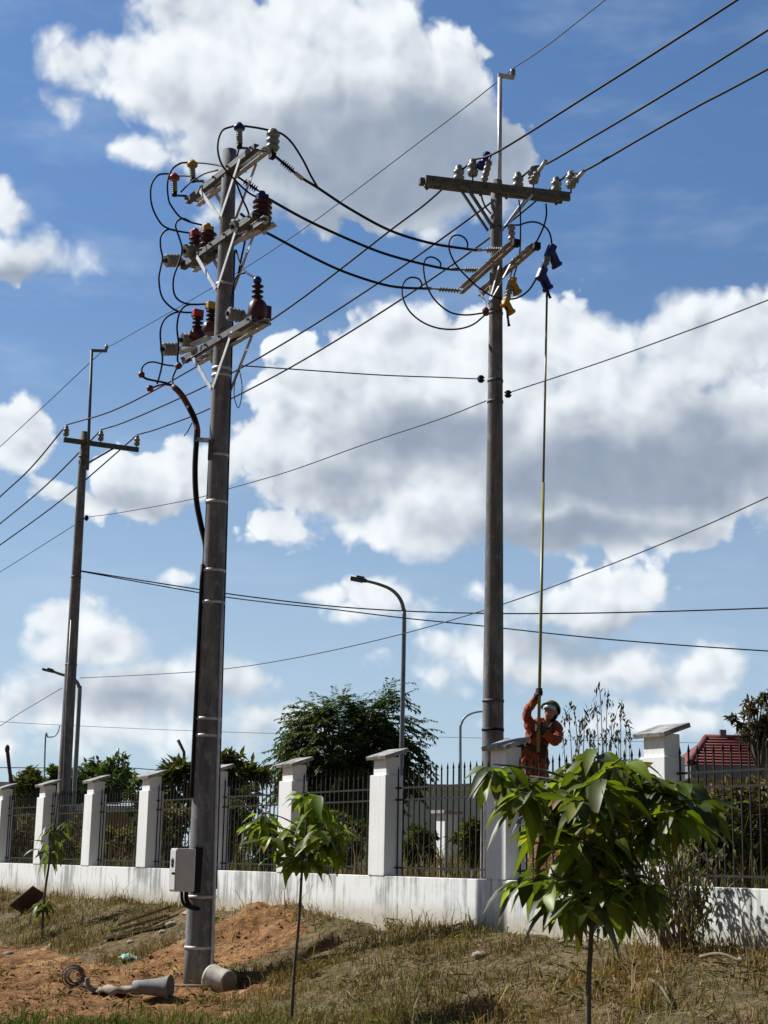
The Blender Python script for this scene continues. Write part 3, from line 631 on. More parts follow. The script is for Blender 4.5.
a, c = P(484,181,21.6), P(490,158,21.5); k = MB(); sheds(k, a, (c-a), .30, .055, 4, .045, 12); k.tube([a+(c-a)*.5, c+(c-a)*.2], .014, 6); k.build('strain_insulator', M_PORC, rp)
for pa, pb in (((531,183),(546,160.5)), ((569,187),(584,171))):
    a, c = P(*pa, 21.6), P(*pb, 21.3); k = MB(); sheds(k, a, c-a, .2, .06, 3, .04, 12); k.tube([a, c], .02, 7); k.build('strain_insulator', M_PORC, rp); MB().tube([a.lerp(c, .55), c], .03, 8).build('dead_end_clamp', M_GALV, rp)
MB().lathe(P(485.7,311.5,21.75)-Z*.06, Z, [(0,.03),(.03,.05),(.09,.05),(.12,.02)], 10).build('cable_terminal', M_RUST, rp)
jumper(rp, [(467,249),(467.5,243),(464,237.5),(458,235),(452,237),(449,244),(450.5,254),(457,266),(467,277),(479,288),(492,296),(505,299),(517,298),(528,291),(535,281),(537,277)], 21.9, 21.7, .013)
jumper(rp, [(440,268),(440.5,263),(436,258.5),(430,257),(425,260),(423.5,268),(426,283),(432,296),(441,306),(452,313),(466,315),(480,313.5),(485,312)], 22.3, 21.8, .013)
jumper(rp, [(422,288),(421.5,283),(418,278.5),(411,277.5),(405,281),(402,289),(404,301),(411,313),(424,323),(440,328.5),(458,329),(473,324.5),(485,315)], 22.8, 21.8, .013)
jumper(rp, [(546,204),(546.5,214),(544.5,224),(540,235),(534,246),(529,252)], 21.9, 21.6, .013)
jumper(rp, [(503,227),(511,225),(519,225),(527,222.5),(535,222),(542,224.5),(548,230),(551,238),(551.7,248)], 21.85, 21.6, .013)
jumper(rp, [(519,200),(520.3,212),(520.6,230),(520,250),(518,262),(514,276)], 21.85, 21.75, .011); jumper(rp, [(485,178),(482,188),(481.5,196),(485,206),(491,214)], 21.7, 21.8, .014, M_DGALV)
for yy, mm in ((224,M_DGALV),(310,M_DGALV),(378,M_DGALV),(399,M_DGALV),(729,M_BLK),(700,M_DGALV)):
    z = P(494, yy, 21.85).z; c, r = rpc(z); strap(rp, V((c.x, c.y, z)), r, mm)
for pa, yy in (((508,394),21.8), ((481,379),21.85)):
    MB().lathe(P(*pa, yy)-Z*.05, Z, [(0,.03),(.03,.055),(.05,.03),(.07,.055),(.10,.03)], 10).build('spool_insulator', M_WIRE, rp)

# ---- the far pole of the same line
FPT = P(84.4, 432, 36); FPB = P(65, 771, 36); FPB = FPB+(FPB-FPT)*(FPB.z-.7)/(FPT.z-FPB.z)
fp = thing('utility_pole', 'farther concrete pole on the left with a single crossarm and bent mast', 'pole', (FPB.x, FPB.y, 1.0))
def fpc(z): t = (z-FPB.z)/(FPT.z-FPB.z); return FPB.lerp(FPT, t), lerp(.165, .088, t)
b = MB(); b.tube([FPB.lerp(FPT, i/10) for i in range(11)], [lerp(.165, .088, i/10) for i in range(11)], 22); b.build('shaft', M_POLE2, fp)
fa, fb = P(63.5, 440, 35.7), P(138.5, 449.5, 36.5); fb.z = fa.z = (fa.z+fb.z)/2; k = MB(); k.bar(fa, fb, .08, .11); k.build('crossarm', M_DGALV, fp, .005)
WB = []
for x, y in ((65.6,438),(100,443),(136.5,447)):
    t0 = (x-63.5)/75; p = fa.lerp(fb, t0)+Z*.10; pin_ins(fp, p, .24, .075); WB.append(p+Z*.26)
k = MB(); k.bar(fa.lerp(fb, .66)-Z*.05, P(86.5, 464, 35.85), .04, .04); k.build('brace', M_DGALV, fp)
m0, m1 = P(87.5, 470, 35.85), P(91.8, 350.5, 35.85); k = MB(); k.tube([m0, m1], .035, 8); k.bar(m1, P(106.5, 351, 35.7), .06, .06); o = k.build('lightning_mast', M_DGALV, fp)
ftip = P(106.5, 347.5, 35.7); MB().lathe(ftip-Z*.06, Z, [(0,.03),(.06,.05),(.14,.02)], 8).build('spool', M_PORC, o)
MB().lathe(P(86.5, 518, 35.85)-Z*.06, Z, [(0,.03),(.05,.055),(.12,.03)], 8).build('spool_insulator', M_WIRE, fp)
k = MB(); k.tube([P(62.5,790,35.75), P(66,700,35.75), P(71,620,35.75)], .012, 6); k.build('earth_wire', M_GALV, fp)
for yy in (455, 576, 664): z = P(75, yy, 35.85).z; c, r = fpc(z); strap(fp, V((c.x, c.y, z)), r, M_DGALV)

# ------------------------------------------------------------------ overhead wires
def plane_path(px, A, B):
    n = (B-A).cross(Z).normalized(); out = []
    for (x, y) in px:
        r = ray(x, y); out.append(CO + r*((A-CO).dot(n)/r.dot(n)))
    return out
def wire(name, label, pts, r, m, catg='wire', group=None, ext0=0, ext1=0, k=6):
    pts = [V(p) for p in pts]
    if ext1: d = (pts[-1]-pts[-2]).normalized(); pts += [pts[-1]+d*ext1*.4+Z*ext1*.004, pts[-1]+d*ext1+Z*ext1*.03]
    if ext0: d = (pts[0]-pts[1]).normalized(); pts = [pts[0]+d*ext0, pts[0]+d*ext0*.4]+pts
    mb = MB().tube(cat(pts, k), r, 7)
    return solo(mb, name, m, label, catg, group, origin=pts[0])
G1 = 'overhead conductors between the poles'
px3 = [[(430,200),(390,230.5),(290,307),(206,361),(120,407.6)], [(489.6,203.5),(390,275),(290,339.6),(212,383),(130,420)], [(488.4,238.7),(390,306.6),(290,367.7),(212,407.6),(160,428)]]
nm3 = ['highest', 'middle', 'lowest']
for i in range(3):
    wire('power_line', f'{nm3[i]} of the three thick conductors from the fence pole to the far left pole', [WA[i]]+plane_path(px3[i], WA[i], WB[i])+[WB[i]], .0165, M_WIRE, 'power line', G1)
for i, (px, py) in enumerate(((0,496.7),(0,523.7),(0,545))):
    B2 = WB[i]+D*10; e = plane_path([(px, py)], WB[i], B2)[0]; q = [WB[i], WB[i].lerp(e, .5)-Z*.12, e]
    wire('power_line', f'{nm3[i]} thick conductor leaving the far left pole past the left edge', q, .0175, M_WIRE, 'power line', 'conductors beyond the far pole', ext1=14)
pr = [[(499,151),(590,94),(737,0)], [(548,163),(590,138.5),(660,97),(768,30)], [(584,171),(640,139),(700,105),(768,69)]]
for i in range(3):
    pp = plane_path(pr[i], WA[i], WA[i]-D*10)
    wire('power_line', f'{nm3[i]} thick conductor climbing from the fence pole to the top right', [WA[i]]+pp, .0175, M_WIRE, 'power line', 'conductors beyond the fence pole', ext1=16)
c1 = px_path([(276,157),(299,176),(318,188),(350,209),(390,230.5),(430,243),(467,249),(480,250)], 19.5*.9675, 21.7)
c2 = px_path([(263,194),(270,199.6),(311.7,222.5),(368,247.5),(401,258.5),(441,268),(458,269.5)], 20.05*.9675, 22.3)
c3 = px_path([(241,214),(262,231),(270,234.5),(316,259),(350,274),(390,286),(423,288.5),(430,288.5)], 20.2*.9675, 22.9)
for i, c in enumerate((c1, c2, c3)):
    wire('insulated_cable', f'{nm3[i]} sagging black cable between the arrester pole and the fence pole', c, .019, M_BLK, 'cable', 'black cables between the two near poles')
tipp = tip+Z*.10
wire('ground_wire', 'thin top wire between the two lightning masts', [tipp]+plane_path([(496.7,82.3),(430,134),(270,252),(130,335)], tipp, ftip)+[ftip], .0085, M_THIN)
wire('ground_wire', 'thin top wire falling left from the far bent mast', [ftip]+plane_path([(89.6,363),(45,405),(0,446.7)], ftip, ftip+D*9), .010, M_THIN, ext1=14)
wire('ground_wire', 'thin top wire rising right from the nearer lightning mast', [tipp]+plane_path([(545,47),(605,0)], tipp, tipp-D*9), .0085, M_THIN, ext1=16)
wire('stay_wire', 'thin level wire below the crossarms joining the two near poles', px_path([(240.5,365.6),(290,369),(380,375),(440,377.3),(481,379)], 19.35, 21.9), .0085, M_THIN)
A1, B1 = P(486,401,22), P(87,517,35.9)
wire('messenger_wire', 'thin wire sagging between the fence pole and the far pole below their arms', [A1]+plane_path([(440,419),(368,443),(290,471),(233,487.5),(193,499),(120,512.7)], A1, B1)+[B1], .0085, M_THIN)
A2 = P(508,393,21.85)
wire('messenger_wire', 'thin wire rising right from halfway up the fence pole', [A2]+plane_path([(600,362.5),(690,330),(768,300)], A2, A2-D*9), .0085, M_THIN, ext1=14)
wire('messenger_wire', 'thin wire falling left from halfway up the far pole', [B1]+plane_path([(73,526),(0,572)], B1, B1+D*9), .009, M_THIN, ext1=12)
A3, A4 = P(79,570.5,36), P(79,571,36)
wire('service_wire', 'upper of the two dark wires crossing low behind the near poles', [A3]+plane_path([(201,589.7),(260,598),(330,606),(404,611),(483,613.3),(560,613.4),(640,612),(768,608)], A3, P(830,605,31)), .014, M_WIRE, 'wire', 'pair of low dark wires', ext1=14)
wire('service_wire', 'lower of the two dark wires, drooping to the right edge', [A4]+plane_path([(201,593),(260,601.5),(330,609),(404,618),(483,626),(560,634.5),(640,642),(768,651)], A4, P(830,656,29)), .0125, M_WIRE, 'wire', 'pair of low dark wires', ext1=14)
A5 = P(80,678,36); pp = plane_path([(160,674),(224,669),(300,657),(400,634.5),(503.4,604),(600,568.5),(690,532),(768,497)], A5, A5-D*12)
wire('service_wire', 'faint wire climbing from the foot of the far pole to the right edge', [A5]+pp, .0075, M_THIN, ext1=10)
wire('service_wire', 'faint wire falling left from the far pole near the lamp', [P(62,688,36)]+plane_path([(20,713),(0,726)], P(62,688,36), P(62,688,36)+D*9), .0075, M_THIN, ext1=10)
wire('service_wire', 'faint level wire low over the distant trees', px_path([(-60,718),(60,725),(240,732.5),(480,738),(640,741.5),(830,746)], 85, 85), .011, M_THIN)
wire('service_wire', 'dark level wire just above the roofs at far left', px_path([(-60,767),(60,768),(118,767.5),(169,771),(300,782)], 82, 84), .022, M_WIRE)

# ------------------------------------------------------------------ street lamps
def street_lamp(label, base_px, top_px, Y, path, r, head_at, name='street_lamp', zb=.5, head=True):
    pb, ptop = P(*base_px, Y), P(*top_px, Y); d = (ptop-pb); pb = pb + d*((zb-pb.z)/d.z)
    t = thing(name, label, 'street lamp', (pb.x, pb.y, 1.0), 'street lamps beyond the fence')
    k = MB(); pts = cat([pb, pb.lerp(ptop, .5), ptop]+px_path(path, Y, Y), 5); n = len(pts)
    k.tube(pts, [lerp(r*1.25, r*.62, (i/(n-1))**.8) for i in range(n)], 10); k.build('lamp_post', M_LAMP, t)
    if head:
        a, c = pts[-1], P(*head_at, Y); d = (c-a).normalized(); h = MB(); s_ = d.cross(Z).normalized(); u = s_.cross(d)
        h.lathe(a-d*.06, d, [(0,.045),(.12,.05),(.13,.03)], 10); h.box(a+d*(c-a).length*.55-u*.01, .11, (c-a).length*.48, .035, s_, d, u); h.box(a+d*(c-a).length*.3+u*.045, .07, .09, .03, s_, d, u)
        h.build('lamp_head', M_DGALV, t, .012)
    return t
street_lamp('tall curved street lamp right of the leafy tree, in front of the sky', (401.8,745), (404,627), 34, [(403.3,609),(399.5,598),(391,589.5),(378,584),(364,580.5)], .048, (351,578))
street_lamp('curved street lamp half hidden behind the far left pole', (76,760), (79.5,696), 50, [(79,687),(76,681),(70,677),(60,674),(53,671.5)], .065, (43,669))
street_lamp('low curved street lamp just left of the fence pole', (460.5,775), (460.3,735), 65, [(461.3,724),(465,717.5),(471,713.8),(479,711.8),(487,711.5)], .055, (496,712.5))
street_lamp('tiny distant street lamp with a wavy arm at far left', (44.5,775), (45.5,738), 100, [(48,737.2),(54,736.5),(58,732),(60,725)], .05, (60.5,720), head=False)
k = MB(); k.tube([P(118.2,800,80), P(118.4,748,80)], [.06,.045], 7); solo(k, 'steel_mast', M_LAMP, 'thin bare mast standing among the distant trees on the left', 'mast')
k = MB(); k.tube(cat([P(13.5,830,33), P(12,790,33), P(9,765,33), P(7.5,750,33)], 4), [.055]*6+[.04]*6+[.03], 7); k.ball(P(7.3,749,33), .05, .05, .09); solo(k, 'dead_stake', mat('dead_bark', (.05,.045,.04), (.09,.075,.06), 9, .9), 'dark leaning dead stump stake behind the fence at far left', 'stake')

# ------------------------------------------------------------------ buildings beyond
M_PALE = mat('pale_green_render', (.52, .60, .55), (.44, .52, .47), .8, .9)
M_CREAM = mat('dusty_cream_render', (.36, .31, .20), (.26, .21, .13), 1.2, .9); M_ROOFW = mat('pale_metal_roof', (.58, .60, .62), (.48, .50, .52), 2, .5)
M_TILE = mat('red_roof_tiles', (.20, .050, .046), (.13, .032, .030), 5, .8, bump=.3); M_FASC = mat('grey_fascia', (.17, .19, .21), None, rough=.7); M_DARK = mat('dark_window_glass', (.02, .024, .028), None, rough=.15)
def long_house(label, name, x0, x1, Y, y_eave, depth, roof_h, wm, rm, wins=0, over=.5):
    a, c = P(x0, y_eave, Y), P(x1, y_eave, Y); z1 = (a.z+c.z)/2; t = thing(name, label, 'building', ((a.x+c.x)/2, Y, .9)); w = c.x-a.x; mx = (a.x+c.x)/2
    MB().box((mx, Y+depth/2, (z1+.3)/2), w/2, depth/2, (z1-.3)/2).build('wall', wm, t)
    r = MB(); x_, y0, y1 = w/2+over, Y-over, Y+depth+over
    r.add([(mx-x_,y0,z1),(mx+x_,y0,z1),(mx+x_,y1,z1),(mx-x_,y1,z1),(mx-x_,y0,z1+.22),(mx+x_,y0,z1+.22),(mx+x_,y1,z1+.22),(mx-x_,y1,z1+.22),(mx-x_,(y0+y1)/2,z1+.22+roof_h),(mx+x_,(y0+y1)/2,z1+.22+roof_h)],
          [(0,3,2,1),(0,1,5,4),(2,3,7,6),(4,5,9,8),(6,7,8,9),(1,2,6,9,5),(3,0,4,8,7)]); r.build('roof', rm, t)
    for i in range(wins):
        xx = a.x + w*(i+.5)/wins; f = MB().box((xx, Y-.03, z1-1.3), .65, .04, .55).build('window', M_ROOFW, t); MB().box((xx, Y-.075, z1-1.3), .57, .008, .47).build('pane', M_DARK, f)
    return t
long_house('low cream building with a pale roof edge behind the left fence bays', 'low_building', 60, 142, 58, 812, 9, .2, M_CREAM, M_ROOFW, 2, .6)
long_house('long white roofed shed far away at the left edge', 'far_shed', -60, 50, 95, 786, 14, .25, M_CREAM, M_ROOFW, 0, .8)
long_house('pale green building seen through the railings in the middle', 'green_building', 322, 516, 60, 790, 10, .15, M_PALE, M_PALE, 0, .12)
def red_house():
    Y = 50; e0, e1 = P(690, 764, Y), P(840, 764, Y); z1 = e0.z; t = thing('red_roofed_house', 'house with a red tiled hip roof behind the right-hand pillar', 'house', ((e0.x+e1.x)/2, Y, .9))
    x0, x1 = e0.x, e1.x; y0, y1 = Y, Y+7; zr = P(720, 739, Y+3.2).z
    MB().box(((x0+x1)/2+.3, (y0+y1)/2, (z1-.4+.3)/2), (x1-x0)/2-.6, 2.9, (z1-.4-.3)/2).build('wall', M_CREAM, t)
    MB().box(((x0+x1)/2, (y0+y1)/2, z1-.22), (x1-x0)/2-.02, 3.48, .2).build('fascia', M_FASC, t)
    r = MB(); r.add([(x0,y0,z1),(x1,y0,z1),(x1,y1,z1),(x0,y1,z1),(x0+1.15,y0+3.2,zr),(x1-2,y0+3.2,zr)], [(0,1,5,4),(1,2,5),(2,3,4,5),(3,0,4),(0,3,2,1)])
    for i in range(9):
        f = (i+.5)/9; a = V((x0+1.15*f,y0+3.2*f,z1+(zr-z1)*f+.03)); c = V((x1-2*f,y0+3.2*f,z1+(zr-z1)*f+.03)); r.tube([a, c], .05, 5)
    ro = r.build('roof', M_TILE, t); k = MB(); k.tube([(x0+1.15,y0+3.2,zr+.04),(x1-2,y0+3.2,zr+.04)], .11, 7); k.tube([(x0,y0,z1+.04),(x0+1.15,y0+3.2,zr+.04)], .10, 7); k.build('ridge', M_TILE, ro)
    xc = P(724, 735, Y+3).x; MB().box((xc, y0+3.2, zr+.08), .10, .10, .22).build('chimney', M_FASC, ro)
    for i in range(3): f = MB().box((x0+1.6+i*1.5, Y+.57, z1-1.4), .45, .05, .55).build('window', M_ROOFW, t); MB().box((x0+1.6+i*1.5, Y+.512, z1-1.4), .38, .008, .48).build('pane', M_DARK, f)
red_house()
gp = P(446, 860, 38); t = thing('gate_pillar', 'small white pillar with a flat cap inside the yard, seen through the railings', 'pillar', (gp.x, gp.y, .9))
ztp = P(446, 814, 38).z; MB().box((gp.x, gp.y, (ztp+.7)/2), .19, .17, (ztp-.7)/2, D, E, Z).build('shaft', M_WALL, t, .01); MB().box((gp.x, gp.y, ztp+.04), .30, .27, .04, D, E, Z).build('cap', M_CAP, t, .01)

# ------------------------------------------------------------------ vegetation
def leaf_mesh(name, pos, axis, normal, length, width, colors, mats, segs=1, fold=.25, droop=0.0, parent=None):
    """many leaves at once: pos, axis, normal (N,3); each leaf a folded blade with a midrib"""
    N = len(pos); axis = axis/np.linalg.norm(axis, axis=1, keepdims=True); side = np.cross(axis, normal); side /= np.linalg.norm(side, axis=1, keepdims=True)+1e-9
    nor = np.cross(side, axis); length = np.broadcast_to(length, (N,)).reshape(-1,1); width = np.broadcast_to(width, (N,)).reshape(-1,1)
    if segs == 1:
        vs = np.stack([pos, pos+axis*length*.45+side*width*.5+nor*width*fold, pos+axis*length-np.array([0,0,1])*length*droop, pos+axis*length*.45-side*width*.5+nor*width*fold], 1); per = 4
        base = np.arange(N)[:,None]*4; tris = np.concatenate([base+[0,1,2], base+[0,2,3]]); quads = None
    else:
        dr_ = RNG.uniform(.1, 2.4, (N,1)); prof = [0.0]+[math.sin(math.pi*min(1, (i/segs)**.75))**.8 for i in range(1, segs)]+[0.0]; rows = []
        for i in range(segs+1):
            t = i/segs; c = pos+axis*length*t-np.array([0,0,1])*(length*droop*dr_*t*t); c = c - nor*length*(.10*dr_*t*t)
            w = width*.5*max(prof[i], .03); f = nor*(w*fold*2); wv_ = nor*(w*.18*np.sin(5*t+dr_*9)); rows += [c-side*w+f+wv_, c, c+side*w+f-wv_]
        vs = np.stack(rows, 1); per = 3*(segs+1); base = np.arange(N)[:,None]*per; qs = []
        for i in range(segs):
            for j in (0, 1): o = 3*i+j; qs.append(base+[o, o+1, o+4, o+3])
        quads = np.concatenate(qs); tris = None
    col = np.repeat(np.concatenate([colors, np.ones((N,1))], 1), per, 0)
    if segs > 1:
        cc_ = col.reshape(N, segs+1, 3, 4); cc_[:, :, 1, :3] *= 1.45; cc_[:, -2:, :, :3] *= np.where(RNG.random((N,1,1,1)) < .2, np.array([1.5,.95,.8]), 1.0)
    v = vs.reshape(-1,3); off = np.zeros(3); q = parent
    while q is not None: off += np.array(q.location); q = q.parent
    me = np_mesh(name, v-off, quads, mats, segs > 1, {'Col': ('FLOAT_COLOR', col)}, tris)
    o = bpy.data.objects.new(name, me); COL.objects.link(o)
    if parent is not None: o.parent = parent
    return o
M_LEAF = mat('broad_leaf', (.06,.10,.02), attr='Col', rough=.45, spec=.4, trans=.42)
M_FROND = mat('fine_foliage', (.03,.06,.02), attr='Col', rough=.6, spec=.25, trans=.30)
M_DRY = mat('dry_blade', (.3,.22,.1), attr='Col', rough=.85, spec=.12, trans=.15)
M_BARK = mat('grey_brown_bark', (.085,.065,.05), (.16,.13,.10), 12, .9, bump=.5, stretch=(3,3,.6)); M_TWIG = mat('dry_twig', (.22,.17,.11), (.12,.09,.06), 8, .9)
def rdir(n): a = RNG.normal(size=(n,3)); return a/np.linalg.norm(a, axis=1, keepdims=True)
def shades(n, cs, jit=.2):
    c = np.array(cs)[RNG.integers(0, len(cs), n)]; return np.clip(c*(1+RNG.normal(size=(n,1))*jit)*(1+RNG.normal(size=(n,3))*jit*.3), .004, .9)

def sapling(label, base, trunk_pts, whorls, leaf, nl, cols, r0, seed, group='young planted saplings', hang=(.35,1.0), wr=.33):
    global RNG; RNG = np.random.default_rng(seed); t = thing('sapling', label, 'tree', base, group)
    tp = cat(trunk_pts, 5); n = len(tp); k = MB(); k.tube(tp, [lerp(r0, r0*.45, i/(n-1)) for i in range(n)], 9); k.build('trunk', M_BARK, t)
    P_, A_x, N_ = [], [], []
    for w in whorls:
        w = V(w); j = min(range(n), key=lambda i: (tp[i]-(w*.35+tp[i]*.65)-Z*0).length + max(0, tp[i].z-w.z+.12)*2); s_ = tp[j]
        mid = s_.lerp(w, .55)+Z*.05*(w-s_).length; MB().tube(cat([s_, mid, w], 4), [r0*.42]*4+[r0*.36]*4+[r0*.22], 6).build('branch', M_BARK, t)
        out = (w-s_); out.z *= .4; out = np.array(out.normalized() if out.length > .05 else V((0,0,1)))
        m = nl + int(RNG.integers(-2, 3)); ph = RNG.random()*6.28
        for i in range(m):
            a = ph+2.399*i; rad = np.array([math.cos(a), math.sin(a), 0]); dz = -RNG.uniform(*hang)*(.35+.65*(i/m)) if RNG.random() > .12 else RNG.uniform(0,.4)
            ax = rad*.85+out*.18+np.array([0,0,dz]); ax /= np.linalg.norm(ax); st = np.array(w)+rad*RNG.uniform(.01,.05)-np.array([0,0,1])*RNG.uniform(0,.10)+out*RNG.uniform(-.08,.03)
            P_.append(st); A_x.append(ax); N_.append(np.array([0,0,1])+RNG.normal(size=3)*.25+rad*.2)
    N = len(P_)
    leaf_mesh('crown', np.array(P_), np.array(A_x), np.array(N_), leaf*RNG.uniform(.58,1.25,N), leaf*wr*RNG.uniform(.7,1.15,N), shades(N, cols, .18), [M_LEAF], 5, .16, .30, t)
    return t
LC = [(.085,.115,.016),(.13,.165,.020),(.055,.080,.014),(.15,.195,.028),(.04,.06,.013),(.07,.085,.016)]
# big sapling in front on the right
Y0 = 10.0
def W(px, py, dy=0): return P(px, py, Y0+dy)
wh = [W(508,766,.2),W(492,764,-.1),W(530,776,.4),W(520,792,-.3),W(549,792,.3),W(570,764,.5),W(596,750,.2),W(622,758,-.2),W(642,772,.3),W(604,776,-.5),W(582,796,-.6),W(622,800,.4),W(600,812,-.2),
      W(660,782,.1),W(690,782,.3),W(704,800,.1),W(680,806,-.3),W(655,815,.2),W(560,815,.5),W(542,822,.3),W(610,832,.2),W(578,836,-.1),W(640,832,.3),W(596,852,.1),
      W(530,868,.1),W(550,874,-.3),W(574,868,.3),W(606,880,-.4),W(628,874,.2),W(645,884,-.1),W(582,892,-.5),W(560,898,.1),W(618,898,.3),W(605,758,.6),W(580,776,-.1)]
bs = P(588.5, 1024, Y0); bs = V((bs.x, bs.y, gz(bs.x, bs.y)))
sapling('biggest leafy sapling close by on the right, hiding part of the fence', bs, [bs-Z*.1, P(588.5,1000,Y0), P(591,940,Y0), P(594,880,Y0), P(597,820,Y0), P(600,770,Y0)], wh, .225, 17, LC, .019, 3, hang=(.05,.75), wr=.44)
# middle sapling
Y0 = 15.0; bm = P(291, 1017, Y0); bm = V((bm.x, bm.y, gz(bm.x, bm.y)))
wh = [W(262,812,.2),W(270,832,-.1),W(256,822,.1),W(282,846,.2),W(301,790,.1),W(318,795,-.2),W(310,812,.3),W(326,812,.1),W(338,826,.2),W(333,838,-.2),W(310,836,-.2),W(296,826,.3),W(318,850,.1),W(302,852,-.1),W(322,828,-.3),W(288,830,0)]
sapling('slender sapling with drooping bright leaves right of the arrester pole', bm, [bm-Z*.1, P(294,975,Y0), P(299,920,Y0), P(302,870,Y0), P(306,830,Y0), P(310,795,Y0)], wh, .20, 13, [(.12,.165,.024),(.16,.205,.03),(.085,.115,.02),(.06,.08,.016)], .018, 5, hang=(.1,.95), wr=.46)
Y0 = 25.6; bl = on_ground(42, 938); Y0 = bl.y
wh = [W(58,822,.1),W(50,826,-.1),W(62,833,0),W(48,842,.1),W(60,847,-.1),W(72,819,0),W(44,850,0),W(46,900,.1),W(40,903,-.1)]
sapling('thin young sapling standing before the far left fence bays', bl, [bl-Z*.1, P(44,900,Y0), P(49,865,Y0), P(54,830,Y0), P(58,800,Y0), P(60,790,Y0)], wh, .25, 8, [(.06,.085,.02),(.08,.10,.03),(.05,.06,.02)], .022, 9, hang=(.3,1.2))

# feathery tree beyond the yard
def feathery_tree(label, px, ytop, Y, w_px, h_px, n, cols, seed, name='tree', zb=.9, flen=.75):
    global RNG; RNG = np.random.default_rng(seed); rs = random.Random(seed)
    c = P(px, ytop+h_px*.52, Y); rx = w_px/2*Y/F_PX; rz = h_px/2*Y/F_PX; t = thing(name, label, 'tree', (c.x, Y, zb)); k = MB()
    base = V((c.x+.1, Y, zb-.2)); fork = V((c.x, Y, max(zb+.5, c.z-rz*.9))); k.tube([base, fork], [.14, .10], 9); PP, AX, NN = [], [], []
    tips = []
    for i in range(n):
        th = rs.uniform(0, 6.283); u = rs.uniform(-.95, 1); rr = rs.uniform(.25, 1)**.55
        e = V((math.cos(th)*math.sqrt(max(0, 1-u*u*.85))*rx*rr, math.sin(th)*math.sqrt(max(0, 1-u*u*.85))*rx*.85*rr, u*rz*rr*.95))
        e *= 1+.16*math.sin(3.1*th+2*u)+.10*math.sin(7*th+5*u); tips.append(c+e)
    for tp in tips[::7]: k.tube(cat([fork, fork.lerp(tp, .45)+Z*.25, tp], 4), [.06]*4+[.03]*4+[.012], 5)
    k.build('trunk', M_BARK, t)
    for tp in tips:
        out = (tp-c); out.z = out.z*.5+.15; out.normalize()
        for q in range(3):
            dr = (out+V((rs.uniform(-.6,.6), rs.uniform(-.6,.6), rs.uniform(-.35,.45)))).normalized(); Lf = flen*rs.uniform(.5,1.15); m = 11; p = np.array(tp); d = np.array(dr)
            for j in range(m):
                p = p+d*(Lf/m); d = d+np.array([0,0,-.09]); d /= np.linalg.norm(d); sd = np.cross(d, [0,0,1]); sd /= np.linalg.norm(sd)+1e-6
                for sg in (-1,1): PP.append(p); AX.append(sd*sg*.8+d*.55+np.array([0,0,-.18])+RNG.normal(size=3)*.15); NN.append(np.array([0,0,1])+RNG.normal(size=3)*.3)
    N = len(PP); leaf_mesh('crown', np.array(PP), np.array(AX), np.array(NN), RNG.uniform(.12,.21,N)*flen/.75, RNG.uniform(.045,.075,N)*flen/.75, shades(N, cols, .25), [M_FROND], 1, .1, .1, t)
GC = [(.050,.078,.022),(.034,.056,.017),(.070,.098,.028),(.090,.112,.038)]
feathery_tree('dark feathery tree behind the fence beside the tall street lamp', 347, 693, 45, 118, 124, 620, GC, 21)
def leafy(label, px, ytop, ybot, Y, w_px, n, cols, seed, name='bush', cat_='bush', leaf=.12, group=None, cr=(.2, .42), trunk=True, mats=None, gap=.0, zb=None):
    """bush or small tree of separate leaf clumps on forked stems"""
    global RNG; RNG = np.random.default_rng(seed); rs = random.Random(seed); a, c0 = P(px, ytop, Y), P(px, ybot, Y); zc, rz = (a.z+c0.z)/2, (a.z-c0.z)/2; rx = w_px/2*Y/F_PX
    zb = gz(a.x, Y) if zb is None else zb; t = thing(name, label, cat_, (a.x, Y, zb), group); k = MB(); fork = V((a.x, Y, lerp(zb, zc-rz, .8)+.05))
    if zc-rz > zb+.3: k.tube([V((a.x, Y, zb-.1)), fork], [.07, .05], 7)
    nc = max(9, int(n/60)); cl = []
    for i in range(nc):
        d = rdir(1)[0]; r = rs.uniform(.35, .95); p = V((a.x+d[0]*rx*r, Y+d[1]*rx*.8*r, zc+d[2]*rz*r)); cl.append((p, rs.uniform(*cr)*min(rx, rz)))
        k.tube(cat([fork, fork.lerp(p, .5)+V((rs.uniform(-.1,.1), 0, .08)), p], 3), [.03]*3+[.018]*3+[.008], 5)
    k.build('trunk', M_BARK, t); m = n//nc; pos = []
    for p, r in cl: pos.append(np.array(p)+rdir(m)*(RNG.random((m,1))**.6)*r*np.array([1.15,1.15,.85]))
    pos = np.concatenate(pos); N = len(pos); ax = rdir(N)*.8+(pos-np.array([a.x, Y, zc]))/max(rx, rz)*.6+np.array([0,0,-.15])
    leaf_mesh('crown', pos, ax, rdir(N)*.7+np.array([0,0,1]), leaf*RNG.uniform(.6,1.3,N), leaf*.42*RNG.uniform(.7,1.2,N), shades(N, cols, .25), [mats or M_FROND], 1, .2, .12, t)
    return t
BC = [(.058,.076,.026),(.082,.098,.032),(.045,.055,.020),(.11,.105,.04)]; OC = [(.16,.135,.05),(.20,.18,.06),(.11,.085,.04),(.09,.095,.03),(.20,.13,.06)]; BR = [(.17,.12,.075),(.11,.08,.05),(.22,.165,.10),(.08,.07,.04)]
leafy('rounded dark green tree far left behind the white pillars', 108, 753, 812, 62, 66, 3600, GC, 31, 'tree', 'tree', .28, 'distant trees on the left', cr=(.14,.30))
leafy('smaller dark tree touching the far pole on the left', 66, 762, 815, 58, 40, 2200, GC, 32, 'tree', 'tree', .26, 'distant trees on the left', cr=(.14,.30))
leafy('low dark tree between the far left pillar and the white roofs', 30, 768, 815, 60, 40, 2000, BC, 33, 'tree', 'tree', .24, 'distant trees on the left')
